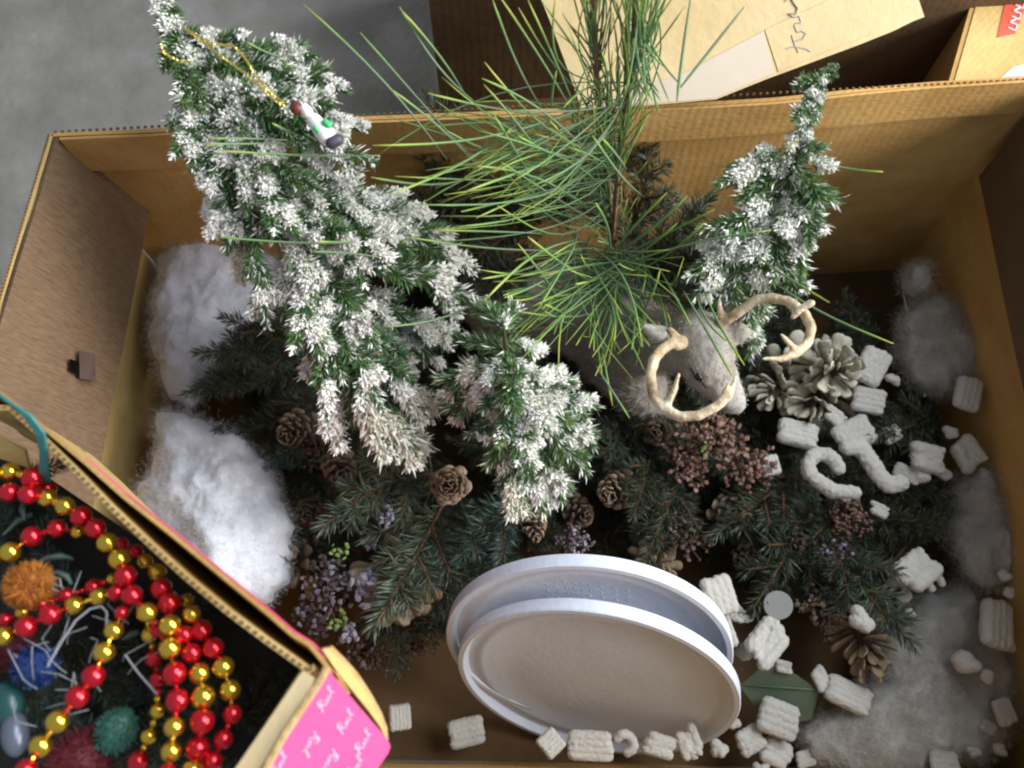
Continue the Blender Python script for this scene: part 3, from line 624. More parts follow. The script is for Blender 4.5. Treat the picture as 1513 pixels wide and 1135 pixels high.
# ------------------------------------------------------------------ metaform helper: capsules fused into one skin
def capsule_mb(mb, a, b_, ra, rb, n=12, squash=None):
    a, b_ = Vector(a), Vector(b_); d = (b_ - a); L = d.length; d = d / L if L > 1e-6 else Vector((0, 0, 1))
    s1 = d.orthogonal().normalized(); s2 = d.cross(s1); rings = []; V = []
    for i in range(5): th = math.pi / 2 * (1 - i / 4); rings.append((a - d * ra * math.sin(th), ra * math.cos(th) + 1e-5))
    for i in range(5): th = math.pi / 2 * (i / 4); rings.append((b_ + d * rb * math.sin(th), rb * math.cos(th) + 1e-5))
    for c, r in rings:
        for j in range(n): q = 2 * math.pi * j / n; V.append(c + (s1 * math.cos(q) + s2 * math.sin(q)) * r)
    k = len(rings); F = [(i * n + j, i * n + (j + 1) % n, (i + 1) * n + (j + 1) % n, (i + 1) * n + j) for i in range(k - 1) for j in range(n)]
    F += [tuple(reversed(range(n))), tuple(range((k - 1) * n, k * n))]; mb.add(V, F)
def fuse(mb, voxel, smooth_it, name, mats, disp=0., dfreq=100.):
    me = mb.mesh('tmp', []); o = obj('tmp', me); r = o.modifiers.new('r', 'REMESH'); r.mode = 'VOXEL'; r.voxel_size = voxel
    s_ = o.modifiers.new('s', 'SMOOTH'); s_.iterations = smooth_it; s_.factor = .6
    dg = bpy.context.evaluated_depsgraph_get(); out = bpy.data.meshes.new_from_object(o.evaluated_get(dg)); bpy.data.objects.remove(o); bpy.data.meshes.remove(me)
    out.name = name; out.materials.clear()
    for m_ in mats: out.materials.append(m_)
    if disp:
        out.update(); nv = [v.normal.copy() for v in out.vertices]
        for v, q in zip(out.vertices, nv): v.co += q * (noise.noise(v.co * dfreq) * disp + noise.noise(v.co * dfreq * 2.7) * disp * .5)
    out.polygons.foreach_set('use_smooth', [True] * len(out.polygons)); out.update(); return out

# ------------------------------------------------------------------ deer
dp = P(850, 480, .12)
deer = empty('toy_deer', dp, 'furry grey-brown toy deer with curved antlers lying under the pine needles', 'toy deer')
idp = Matrix.Translation(-dp)
def dc(o): o.matrix_parent_inverse = idp; return o
mb = MB()
rump, mid_, shl = P(742, 440, .13), P(830, 455, .14), P(905, 480, .155)
capsule_mb(mb, rump, mid_, .044, .043, 18); capsule_mb(mb, mid_, shl, .043, .045, 18)
nk1, nk2 = P(945, 505, .20), P(1010, 505, .265)
capsule_mb(mb, shl, nk1, .042, .034, 16); capsule_mb(mb, nk1, nk2, .033, .024, 16)
capsule_mb(mb, P(900, 520, .13), P(948, 575, .15), .034, .026, 14)      # chest
poll, brow, muz, nose = P(1035, 500, .288), P(1045, 530, .288), P(1068, 572, .266), P(1084, 596, .252)
capsule_mb(mb, nk2, poll, .024, .024, 16); capsule_mb(mb, poll, brow, .024, .0235, 16); capsule_mb(mb, brow, muz, .0215, .0145, 16); capsule_mb(mb, muz, nose, .0145, .0115, 14)
capsule_mb(mb, P(1030, 545, .262), P(1062, 580, .247), .015, .009, 12)   # jaw
for (x, y, x2, y2, z) in ((900, 540, 960, 640, .06), (930, 560, 1000, 640, .07), (735, 490, 790, 560, .05), (760, 500, 830, 580, .06)):   # folded legs
    a, b_ = P(x, y, .12), P(x2, y2, z); c = b_ + Vector((-.05, .015, -.02)); capsule_mb(mb, a, b_, .018, .010, 10); capsule_mb(mb, b_, c, .009, .007, 10); capsule_mb(mb, c, c + Vector((-.012, -.006, -.004)), .008, .006, 8)
capsule_mb(mb, rump + Vector((-.03, .0, .01)), rump + Vector((-.055, -.005, .0)), .010, .005, 8)
# ears
for (x0, y0, z0, x1, y1, z1) in ((1000, 508, .300, 950, 482, .318), (1078, 500, .295, 1106, 486, .300)):
    a, b_ = P(x0, y0, z0), P(x1, y1, z1); capsule_mb(mb, a, a.lerp(b_, .5), .006, .0095, 10); capsule_mb(mb, a.lerp(b_, .5), b_, .0095, .003, 10)
dm = fuse(mb, .0028, 8, 'body', [M['deer_fur'], M['deer_pale']], .0016, 70)
def pale(co):
    return (co - muz).length < .021 or (co - nose).length < .022 or (co - P(1030, 548, .272)).length < .008 or (co - P(960, 487, .318)).length < .008
for pl in dm.polygons:
    if pale(pl.center): pl.material_index = 1
dc(obj('body', dm, deer))
# fur
rng = np.random.default_rng(3); pc_ = np.array([list(p_.center) for p_ in dm.polygons]); pn = np.array([list(p_.normal) for p_ in dm.polygons]); ar = np.array([p_.area for p_ in dm.polygons]); ar /= ar.sum()
mi = np.array([p_.material_index for p_ in dm.polygons])
idx = rng.choice(len(pc_), 26000, p=ar); base = pc_[idx] + rng.normal(size=(len(idx), 3)) * .0009; flow = np.array(list((rump - nk2).normalized()))
hd = np.array([(Vector(p_) - brow).length < .045 for p_ in base]); fl2 = np.where(hd[:, None], np.array(list((nose - brow).normalized()))[None], flow[None])
tdir = fl2 - (fl2 * pn[idx]).sum(1)[:, None] * pn[idx]; dv = pn[idx] * .38 + tdir * .8 + rng.normal(size=(len(idx), 3)) * .16; dv /= np.linalg.norm(dv, axis=1)[:, None]
ln = np.where(mi[idx] == 1, .0016, np.where(hd, .0032, .0085)) * (1 + .25 * rng.normal(size=len(idx))); V, F = blades(base - pn[idx] * .0005, dv, np.abs(ln) + .001, .00042, rng)
fm = to_mesh('fur', [(V, F, 0)], [M['deer_hair'], M['deer_pale']]); fm.polygons.foreach_set('material_index', mi[idx].astype(np.int32)); fm.update()
o = dc(obj('fur', fm, deer)); o['kind'] = 'stuff'
def antler(chains):
    mb = MB()
    for ch, rs in chains:
        p_ = [P(*a) for a in ch]
        for i in range(len(p_) - 1): capsule_mb(mb, p_[i], p_[i + 1], rs[i] * .84, rs[i + 1] * .84, 10)
    return dc(obj('antler', fuse(mb, .0014, 5, 'antler', [M['antler']], .0005, 160), deer))
antler([([(1012, 503, .30), (996, 505, .312), (978, 517, .322), (966, 532, .33), (961, 556, .336), (965, 585, .342), (980, 604, .346), (1004, 616, .35), (1032, 614, .354), (1058, 602, .357), (1076, 587, .36), (1083, 570, .362), (1087, 554, .364)], [.0056, .0056, .0054, .0054, .0052, .0050, .0050, .0050, .0048, .0045, .0038, .0028, .0014]),
        ([(1000, 500, .305), (990, 486, .318)], [.005, .0028]), ([(985, 601, .346), (995, 580, .352), (1003, 552, .36)], [.0042, .0034, .0018]), ([(1062, 596, .357), (1076, 566, .366)], [.003, .0012]), ([(1018, 507, .30), (1000, 512, .31)], [.004, .005])])
antler([([(1060, 492, .30), (1070, 474, .312), (1090, 462, .322), (1115, 444, .332), (1140, 440, .34), (1166, 446, .345), (1188, 462, .35), (1199, 484, .352), (1194, 506, .354), (1178, 521, .356), (1154, 531, .358), (1128, 530, .36)], [.0060, .0058, .0055, .0052, .0050, .0050, .0048, .0050, .0048, .0044, .0034, .0022]),
        ([(1066, 480, .31), (1063, 444, .325)], [.0048, .0022]), ([(1176, 516, .356), (1164, 505, .362), (1154, 494, .368)], [.0034, .003, .0018]), ([(1172, 468, .356), (1184, 456, .36), (1198, 448, .364)], [.0030, .0036, .0040])])
from mathutils.bvhtree import BVHTree
_bv = BVHTree.FromPolygons([v.co.copy() for v in dm.vertices], [tuple(p_.vertices) for p_ in dm.polygons])
def hit(x, y):
    d = (P(x, y, .2) - C0).normalized(); h = _bv.ray_cast(C0, d)[0]; return h if h is not None else P(x, y, .27)
_ey = hit(1031, 556); _ey2 = P(1072, 540, .29)
mb = MB(); capsule_mb(mb, hit(1021, 545), hit(1027, 552), .0013, .0017, 8); capsule_mb(mb, hit(1034, 560), hit(1044, 572), .0017, .0010, 8); dc(obj('eyelid_shade', mb.mesh('eyelid_shade', [M['cone_core']], True), deer))  # eyelid streak, also the shade between face and jaw put in as dark capsules
for c_ in (_ey, _ey2):
    mb = MB(); capsule_mb(mb, c_, c_ + Vector((.001, -.001, 0)), .0034, .0034, 12); dc(obj('eye', mb.mesh('eye', [M['eye_black']], True), deer))
mb = MB(); capsule_mb(mb, P(1082, 604, .250), P(1090, 602, .250), .0045, .0045, 10); dc(obj('nose', mb.mesh('nose', [M['slate']], True), deer))
for (pts_) in ([(962, 489, .300), (975, 497, .298), (988, 501, .296)],):
    pass

# ------------------------------------------------------------------ wadding
def wad(cx, cy, z, outline, h, label, m1, m2, nf, flen, seed, group='pieces of white fibre wadding', dens=1.0, base=True):
    "lumpy pad with the outline given in pixels at height z; h thickness"
    rng = np.random.default_rng(seed); pts = [P(x, y, z) for x, y in outline]; c0 = P(cx, cy, z); root = empty('fibre_wadding', c0, label, 'wadding', group)
    ang = sorted([(math.atan2(p_.y - c0.y, p_.x - c0.x), (Vector((p_.x, p_.y)) - Vector((c0.x, c0.y))).length) for p_ in pts]); A = np.array([a for a, _ in ang]); Rr = np.array([r for _, r in ang])
    A = np.concatenate([A - 2 * np.pi, A, A + 2 * np.pi]); Rr = np.tile(Rr, 3)
    nr, na = 26, 96; V = [(0, 0, h)]; F = []
    for i in range(1, nr + 1):
        for j in range(na):
            a = 2 * math.pi * j / na - math.pi; rr = np.interp(a, A, Rr); t = i / nr; q = Vector((math.cos(a) * rr * t, math.sin(a) * rr * t, 0))
            hh = h * math.sqrt(max(0, 1 - t ** 2.6)); w_ = q + c0
            hh += (noise.noise(w_ * 22) * .014 + noise.noise(w_ * 60) * .006 + noise.noise(w_ * 160) * .0016) * min(1, (1 - t) * 6 + .3)
            q = q * (1 + t * (.10 * noise.noise(w_ * 40) + .07 * noise.noise(w_ * 110))); V.append((q.x, q.y, hh))
    for j in range(na): F.append((0, 1 + j, 1 + (j + 1) % na))
    for i in range(nr - 1):
        for j in range(na): p_ = 1 + i * na; F.append((p_ + j, p_ + na + j, p_ + na + (j + 1) % na, p_ + (j + 1) % na))
    last = 1 + (nr - 1) * na; V += [(V[last + j][0] * .9, V[last + j][1] * .9, -.012) for j in range(na)]
    for j in range(na): F.append((last + j, last + na + j, last + na + (j + 1) % na, last + (j + 1) % na))
    mb2 = MB(); mb2.add(V, F); me = mb2.mesh('pad', [M[m1]], True)
    if base: obj('pad', me, root)
    pcn = np.array([list(p_.center) for p_ in me.polygons]); nn = np.array([list(p_.normal) for p_ in me.polygons]); ar = np.array([p_.area for p_ in me.polygons]); idx = rng.choice(len(pcn), nf, p=ar / ar.sum())
    b_ = pcn[idx] + rng.normal(size=(nf, 3)) * .004; d1 = nn[idx] * .25 + rng.normal(size=(nf, 3)) * .6; d1 /= np.linalg.norm(d1, axis=1)[:, None]
    V2, F2 = blades(b_ - d1 * flen * .3, d1, flen * (.5 + rng.random(nf)), .00022, rng, .5)
    fm = to_mesh('fibres', [(V2, F2, 0)], [M[m2]]); o = obj('fibres', fm, root); o['kind'] = 'stuff'; return root
wad(310, 480, .115, [(240, 370), (290, 356), (360, 366), (410, 390), (400, 460), (380, 490), (350, 520), (300, 560), (285, 600), (248, 590), (236, 540), (230, 480), (236, 420)], .040, 'upper white fibre wadding in the back left corner of the box', 'wadding', 'wadding_fibre', 22000, .0085, 1)
wad(320, 740, .115, [(232, 612), (290, 622), (350, 640), (385, 680), (415, 740), (432, 800), (415, 860), (380, 900), (330, 880), (270, 840), (220, 780), (205, 720), (228, 700), (236, 650)], .045, 'lower white fibre wadding against the pink box in the left of the box', 'wadding', 'wadding_fibre', 22000, .0085, 2)
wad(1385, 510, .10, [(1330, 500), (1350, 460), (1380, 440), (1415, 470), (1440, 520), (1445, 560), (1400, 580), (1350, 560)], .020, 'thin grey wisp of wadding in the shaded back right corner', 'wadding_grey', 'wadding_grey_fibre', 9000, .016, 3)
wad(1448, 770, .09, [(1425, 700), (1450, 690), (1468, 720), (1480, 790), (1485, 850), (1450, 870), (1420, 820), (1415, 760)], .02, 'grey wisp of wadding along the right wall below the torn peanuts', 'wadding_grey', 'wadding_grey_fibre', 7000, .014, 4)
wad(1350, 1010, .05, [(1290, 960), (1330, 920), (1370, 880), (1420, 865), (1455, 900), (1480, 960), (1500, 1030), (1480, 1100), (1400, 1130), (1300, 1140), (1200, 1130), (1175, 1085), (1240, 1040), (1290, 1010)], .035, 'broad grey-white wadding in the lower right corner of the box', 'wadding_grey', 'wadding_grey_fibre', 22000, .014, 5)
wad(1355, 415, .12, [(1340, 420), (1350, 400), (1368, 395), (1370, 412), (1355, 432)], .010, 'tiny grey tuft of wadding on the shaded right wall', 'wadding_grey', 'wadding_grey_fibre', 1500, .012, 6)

# ------------------------------------------------------------------ plastic lids
def lid(C, n, r, label, text, spin=0.):
    n = Vector(n).normalized(); root = empty('bucket_cover', C, label, 'lid', 'white plastic bucket lids'); root.rotation_euler = n.to_track_quat('Z', 'Y').to_euler()
    prof = [(0, -.0082), (r * .55, -.0082), (r * .80, -.0081), (r * .82, -.0070), (r * .86, -.0068), (r * .875, -.0080), (r * .905, -.0082), (r * .93, -.0076), (r * .942, -.006), (r * .95, -.0015), (r * .958, 0), (r * .992, 0), (r, -.0012), (r * 1.0, -.005), (r * .998, -.0115), (r * .985, -.012), (r * .98, -.0105), (r * .94, -.0100), (r * .5, -.0100), (0, -.0100)]
    N_ = 128; mb = MB(); V = []
    for (rr, z) in prof:
        for j in range(N_): a = 2 * math.pi * j / N_; V.append((rr * math.cos(a), rr * math.sin(a), z))
    F = [(i * N_ + j, i * N_ + (j + 1) % N_, (i + 1) * N_ + (j + 1) % N_, (i + 1) * N_ + j) for i in range(len(prof) - 1) for j in range(N_)]
    mb.add(V, F); me = mb.mesh('disc', [M['plastic_white']], True); me.set_sharp_from_angle(angle=R(35)); bm = bmesh.new(); bm.from_mesh(me); bmesh.ops.remove_doubles(bm, verts=bm.verts, dist=1e-6); bmesh.ops.recalc_face_normals(bm, faces=bm.faces); bm.to_mesh(me); bm.free()
    obj('disc', me, root)
    if text:
        b = MB(); rnd = random.Random(4)
        for row in range(5):
            x = -.045
            while x < .03:
                w_ = rnd.uniform(.003, .010); y = .088 - row * .0075; b.tube([(x, y, -.0081), (x + w_ * .3, y + .003, -.0081), (x + w_ * .6, y - .001, -.0081), (x + w_, y + .002, -.0081)], .00022, 4); x += w_ + .0025
        obj('embossed_lettering', b.mesh('embossed_lettering', [M['plastic_white']]), root)
    return root
n1 = Vector((-.191, -.891, .413)).normalized()
lid(Vector((.0747, .0232, .128)), n1, .1275, 'front white plastic lid standing on edge near the front wall', False)
n2 = Vector((-.115, -.886, .449)).normalized()
lid(Vector((.0665, .0535, .1515)), n2, .127, 'rear white plastic lid with embossed lettering, behind the front one', True)

# ------------------------------------------------------------------ packing peanuts
def peanut_mesh(kind, seed):
    rnd = random.Random(seed); mb = MB()
    if kind == 'block':      # ribbed pillow, 2 x 1.4
        for j in range(4): y = -.45 + .3 * j; capsule_mb(mb, (-.62 + rnd.uniform(-.06, .06), y, 0), (.62 + rnd.uniform(-.06, .06), y, rnd.uniform(-.05, .05)), .30, .30, 12)
    elif kind == 'brick':
        for j in range(5): y = -.6 + .3 * j; capsule_mb(mb, (-.55, y, .1), (.55, y, .1), .26, .26, 10); capsule_mb(mb, (-.55, y, -.25), (.55, y, -.25), .26, .26, 10)
    elif kind == 'hook':
        pts = [(math.cos(a) * .62 - .2, math.sin(a) * .62 + .25, 0) for a in np.linspace(R(20), R(250), 8)] + [(.3, -.60, 0), (1.15, -.45, .1)]
        for i in range(len(pts) - 1): capsule_mb(mb, pts[i], pts[i + 1], .29, .31 if i % 2 else .27, 12)
    elif kind == 'ess':
        pts = [(-.95, .35, 0), (-.6, .5, 0), (-.3, .3, 0), (0, 0, .05), (.3, -.25, 0), (.65, -.4, 0), (.95, -.2, 0)]
        for i in range(len(pts) - 1): capsule_mb(mb, pts[i], pts[i + 1], .3, .3, 12)
    elif kind == 'torn':
        for j in range(3):
            y = -.4 + .38 * j; o_ = rnd.uniform(-.22, .22); capsule_mb(mb, (-.5 + o_, y, rnd.uniform(-.12, .12)), (.45 + o_, y + rnd.uniform(-.12, .12), rnd.uniform(-.12, .12)), rnd.uniform(.25, .34), rnd.uniform(.22, .32), 10)
        for i in range(4):
            a = rnd.uniform(0, 6.28); capsule_mb(mb, (math.cos(a) * .45, math.sin(a) * .3, .1), (math.cos(a) * .72, math.sin(a) * .5, rnd.uniform(-.1, .35)), .20, rnd.uniform(.12, .18), 10)
    elif kind == 'lump':
        for i in range(3): capsule_mb(mb, (rnd.uniform(-.4, 0), rnd.uniform(-.3, .3), 0), (rnd.uniform(.2, .5), rnd.uniform(-.3, .3), rnd.uniform(-.1, .2)), .42, .38, 12)
    elif kind == 'curl':
        pts = [(math.cos(a) * .6, math.sin(a) * .55, .1 * math.sin(3 * a)) for a in np.linspace(R(-30), R(200), 8)]
        for i in range(len(pts) - 1): capsule_mb(mb, pts[i], pts[i + 1], .33, .33, 12)
    return fuse(mb, .050, 2, 'foam_peanut', [M['peanut']], .045, 7.)
PN = {k: [peanut_mesh(k, 40 + i) for i in range(n)] for k, n in (('block', 2), ('brick', 1), ('hook', 1), ('ess', 1), ('torn', 4), ('lump', 3), ('curl', 2))}
PG = 'white foam packing peanuts'
def peanut(x, y, z, kind, size, ang, label, tiltx=None, v=None):
    me = random.choice(PN[kind]) if v is None else PN[kind][v % len(PN[kind])]
    c = P(x, y, z); u = (P(x + 10, y, z) - P(x, y, z)).length / 10; s_ = size * u / 2.0 * (.90 if kind in ('block', 'brick', 'torn') else .92)
    s_ = (s_ * random.uniform(.92, 1.08), s_ * random.uniform(.78, 1.02), s_ * random.uniform(.8, 1.1))
    o = obj('foam_peanut', me, None, c, (random.uniform(-.25, .25) if tiltx is None else tiltx, random.uniform(-.2, .2), -R(ang)), s_)
    return tag(o, label, 'packing peanut', PG)
random.seed(77)
PL = [(1178, 641, .13, 'block', 74, 15, 'rounded foam peanut just below the whitish petalled cone'),
 (1288, 541, .15, 'block', 72, -58, 'tilted foam peanut at the upper right of the petalled cone'),
 (1283, 592, .14, 'block', 60, 15, 'foam peanut tucked under the tilted one by the petalled cone'),
 (1262, 642, .14, 'block', 76, -25, 'foam peanut above the bent tube-shaped peanut'),
 (1137, 688, .135, 'brick', 46, 80, 'small squarish foam peanut beside the brown dried flowers'),
 (1222, 702, .15, 'hook', 84, 20, 'bent tube-shaped foam peanut with a hooked end'),
 (1290, 690, .14, 'ess', 104, 22, 'long crooked foam peanut right of the hooked one'),
 (1374, 676, .13, 'torn', 74, 10, 'ragged foam peanut at the right end of the crooked one'),
 (1360, 700, .12, 'lump', 50, 20, 'rounded foam peanut partly under the ragged one'),
 (1430, 582, .13, 'block', 66, -70, 'foam peanut leaning on the right wall, highest of those on that wall'),
 (1434, 673, .12, 'torn', 72, 60, 'rough foam peanut on the right wall below the highest one'),
 (1300, 753, .13, 'torn', 34, 30, 'very small foam crumb among the dark sprigs'),
 (1357, 838, .14, 'torn', 92, -40, 'large torn foam peanut over the spruce at right'),
 (1328, 872, .12, 'curl', 50, 60, 'thin curled foam piece below the large torn peanut'),
 (1272, 918, .14, 'lump', 62, 50, 'cushion-shaped foam peanut standing upright on the spruce'),
 (1062, 880, .15, 'block', 76, 75, 'upright foam peanut behind the right side of the rear lid'),
 (1068, 935, .13, 'block', 66, 75, 'foam peanut wedged against the right edge of the lids'),
 (1134, 945, .13, 'torn', 88, -50, 'big ridged foam peanut right of the lids'),
 (1104, 914, .12, 'lump', 26, 0, 'small round foam piece between two bigger peanuts by the lids'),
 (1253, 1027, .09, 'block', 80, 25, 'foam peanut lying on the broad grey wadding'),
 (1150, 1062, .08, 'block', 78, 20, 'foam peanut in front of the sage plastic piece'),
 (1108, 1092, .07, 'torn', 66, -35, 'foam peanut at the lower right edge of the front lid'),
 (1150, 1112, .06, 'torn', 66, 20, 'crumbly foam peanut at the bottom edge of the picture right of the lids'),
 (1472, 922, .11, 'block', 84, -72, 'big foam peanut against the right wall above the wadding'),
 (1428, 978, .10, 'lump', 62, 8, 'oval foam peanut on the upper right of the broad wadding'),
 (1460, 1000, .10, 'lump', 34, 60, 'small foam piece next to the oval peanut'),
 (1485, 850, .12, 'lump', 30, 10, 'small round foam crumb topmost in the right wall column'),
 (1492, 876, .115, 'lump', 30, 60, 'second small foam crumb just below the topmost on the right wall'),
 (1484, 1052, .09, 'block', 46, 75, 'slim foam peanut close to the lower right wall'),
 (1440, 1112, .08, 'lump', 34, 0, 'round foam crumb in the lower right corner, left of its neighbour'),
 (1478, 1108, .08, 'lump', 34, 40, 'round foam crumb in the very lower right corner'),
 (1396, 1130, .08, 'block', 60, 5, 'foam peanut cut by the bottom of the picture on the broad wadding'),
 (591, 1060, .05, 'brick', 52, 85, 'ribbed white foam peanut beside the corner of the pink box'),
 (689, 1082, .04, 'block', 62, -12, 'tan-shaded foam peanut alone on the box floor left of the front lid'),
 (814, 1098, .10, 'brick', 50, -40, 'foam peanut leaning at the lower left of the front lid'),
 (872, 1102, .10, 'block', 78, 3, 'wide foam peanut under the lower edge of the front lid'),
 (924, 1098, .10, 'curl', 50, 50, 'curved foam peanut right of the wide one under the front lid'),
 (975, 1100, .10, 'torn', 70, 10, 'ragged foam peanut under the lower edge of the front lid'),
 (1020, 1098, .10, 'torn', 62, 70, 'crumbled foam peanut under the lower right of the front lid'),
 (1062, 1108, .08, 'lump', 44, 30, 'small foam peanut right of the crumbled one under the lid')]
PL += [(1235, 615, .14, 'torn', 44, 40, 'torn foam peanut just below the petalled cone'),
 (1318, 560, .14, 'lump', 36, 40, 'small foam lump at the right of the tilted peanut'),
 (1318, 640, .13, 'torn', 46, -30, 'torn foam peanut right of the one above the hooked peanut'),
 (1405, 640, .12, 'lump', 34, 10, 'small foam lump between the ragged and the right wall peanuts'),
 (1250, 735, .13, 'lump', 26, 10, 'tiny foam lump under the leg of the hooked peanut'),
(1085, 905, .12, 'torn', 44, 20, 'small torn foam peanut between the upright one and the round piece by the lids'),
 (1098, 965, .10, 'lump', 40, 70, 'foam lump low between the wedged peanut and the big ridged one'),
 (1160, 985, .09, 'torn', 36, 10, 'little foam fragment just above the sage plastic scrap'),
 (1125, 1125, .06, 'curl', 40, 120, 'little curled foam piece at the bottom edge right of the lids'),
 (1190, 1120, .06, 'torn', 44, -20, 'foam fragment at the bottom edge by the grey wadding'),
 (1085, 1070, .08, 'lump', 30, 0, 'tiny foam lump touching the lower right of the front lid'),
 (1215, 1005, .09, 'torn', 46, 60, 'foam fragment between the scrap and the peanut on the wadding'),
 (1395, 700, .11, 'torn', 34, 30, 'small foam fragment below the ragged peanut near the right wall'),
 (1455, 700, .11, 'lump', 26, 30, 'foam crumb below the rough peanut on the right wall'),
 (1345, 905, .11, 'lump', 26, 30, 'small foam bead-like crumb at the foot of the large torn peanut'),
 (1382, 862, .13, 'curl', 40, -30, 'small curled piece right below the large torn peanut'),
 (1490, 950, .11, 'torn', 36, 80, 'foam fragment at the very right edge beside the big one'),
 (1462, 1075, .08, 'torn', 38, 20, 'foam fragment above the crumbs in the lower right corner'),
 (1208, 668, .13, 'lump', 34, 0, 'small foam lump between the rounded peanut and the hooked one'),
 (1340, 700, .12, 'block', 44, 30, 'foam peanut bridging the crooked and the rounded one')]
for a in PL: peanut(*a)

b = MB(); b.add([(math.cos(a) * .013, math.sin(a) * .013, z) for z in (0, .0012) for a in np.linspace(0, 2 * math.pi, 32, endpoint=False)], [tuple(reversed(range(32))), tuple(range(32, 64))] + [(i, (i + 1) % 32, (i + 1) % 32 + 32, i + 32) for i in range(32)])
o = obj('foam_disc', b.mesh('foam_disc', [M['clear_disc']]), None, P(1150, 894, .135), (.25, -.3, 0)); tag(o, 'thin translucent round disc leaning above the big ridged peanut', 'disc')
# sage piece: bowed translucent sheet
b = MB(); V = []; q = [P(1095, 1000, .075), P(1205, 1030, .085), P(1190, 1070, .07), P(1105, 1050, .06)]; q = [P(1092, 1012, .07), P(1140, 972, .09), P(1210, 1020, .085), P(1198, 1062, .07), P(1140, 1075, .06)]
b.slab(q, .0015, None); b.tube([q[0].lerp(q[2], t) + Vector((0, 0, .0008 + .004 * math.sin(3.1 * t))) for t in (0, .25, .5, .75, 1)], .0008, 5); o = obj('plastic_scrap', b.mesh('plastic_scrap', [M['sage_plastic']])); tag(o, 'sage green plastic scrap between peanuts right of the lids', 'plastic scrap')

# ------------------------------------------------------------------ cones, petals, dried flowers
def scale_mesh(w_, l, th, name, mats, tip=True):
    mb = MB(); V = []; n = 5
    prof = [(0, .30), (.4, .62), (.75, 1.0), (.93, .85), (1, .35)]
    for (t, ww) in prof:
        for s_ in (-1, -.5, .0, .5, 1):
            V.append((t * l, s_ * ww * w_ * .5, .12 * l * t * t + (.10 * w_ * (1 - s_ * s_))))
    k = len(V); V += [(x, y, z - th) for x, y, z in V]; F = []; mi = []
    for i in range(4):
        for j in range(4):
            a = i * 5 + j; F.append((a, a + 5, a + 6, a + 1)); mi.append(1 if tip and i >= 2 else 0); F.append((a + k, a + 1 + k, a + 6 + k, a + 5 + k)); mi.append(0)
    ed = [0, 1, 2, 3, 4, 9, 14, 19, 24, 23, 22, 21, 20, 15, 10, 5]
    for i in range(len(ed)): a, c = ed[i], ed[(i + 1) % len(ed)]; F.append((a, c, c + k, a + k)); mi.append(1 if tip and min(a, c) >= 10 else 0)
    me = bpy.data.meshes.new(name); me.from_pydata([tuple(v) for v in V], [], F)
    for m_ in mats: me.materials.append(m_)
    me.polygons.foreach_set('material_index', mi); me.polygons.foreach_set('use_smooth', [True] * len(F)); me.update(); return me
SCM = scale_mesh(.010, .014, .0012, 'scale', [M['cone_scale'], M['cone_tip']])
SCD = scale_mesh(.010, .014, .0012, 'scale', [M['cone_scale_shaded'], M['cone_scale']])
PTM = scale_mesh(.009, .020, .0010, 'petal', [M['petal'], M['petal']])
PDM = scale_mesh(.009, .020, .0010, 'petal', [M['petal_dark'], M['petal_dark']])
def pinecone(x, y, z, r_px, axis, label, n=48, name='pinecone', sm=SCM, open_=1.0, cat='pinecone', part='scale'):
    c = P(x, y, z); u = (P(x + 10, y, z) - c).length / 10; r = r_px * u; root = empty(name, c, label, cat, 'pinecones among the greenery' if name == 'pinecone' else 'whitewashed petalled cones')
    ax = Vector(axis).normalized(); root.rotation_euler = ax.to_track_quat('Z', 'Y').to_euler(); s_ = r / .021
    mb = MB(); capsule_mb(mb, (0, 0, -.022), (0, 0, .006), .006, .0035, 10); obj('core', mb.mesh('core', [M['cone_core']]), root).scale = (s_,) * 3
    for i in range(n):
        t = i / (n - 1); a = i * 2.39996; el = R(-18 + 92 * t ** 1.3) * open_; zz = (-.020 + .028 * t) * s_
        d = Vector((math.cos(a) * math.cos(el), math.sin(a) * math.cos(el), math.sin(el))); rr = .0035 * s_
        jt = .22 if part == 'petal' else .07
        d = (d + Vector((random.gauss(0, jt), random.gauss(0, jt), random.gauss(0, jt)))).normalized()
        m_ = frame(Vector((0, 0, 0)), d, random.gauss(0, jt * 1.5), Vector((0, 0, 1)))[0]; o = obj(part, sm, root, (d.x * rr, d.y * rr, zz), m_.to_euler(), s_ * (1.05 - .42 * t) * random.uniform(.9 - jt, 1.1))
    return root
random.seed(5)
pinecone(663, 716, .185, 37, (0, -.25, 1), 'open round pinecone seen end-on below the flocked branches', 52)
pinecone(430, 640, .13, 36, (-.2, -.5, .7), 'dark pinecone at left beside the lower wadding', 44)
pinecone(505, 700, .13, 34, (.3, -.6, .6), 'dark pinecone under the largest flocked tree', 44)
pinecone(905, 728, .13, 38, (-.5, -.4, .7), 'dark pinecone right of the small flocked tree', 46)
pinecone(790, 785, .15, 26, (.1, -.8, .5), 'small pinecone peeking out above the rear lid', 40)
pinecone(1090, 760, .12, 34, (.4, -.3, .8), 'shaded pinecone below the brown dried flowers', 40)
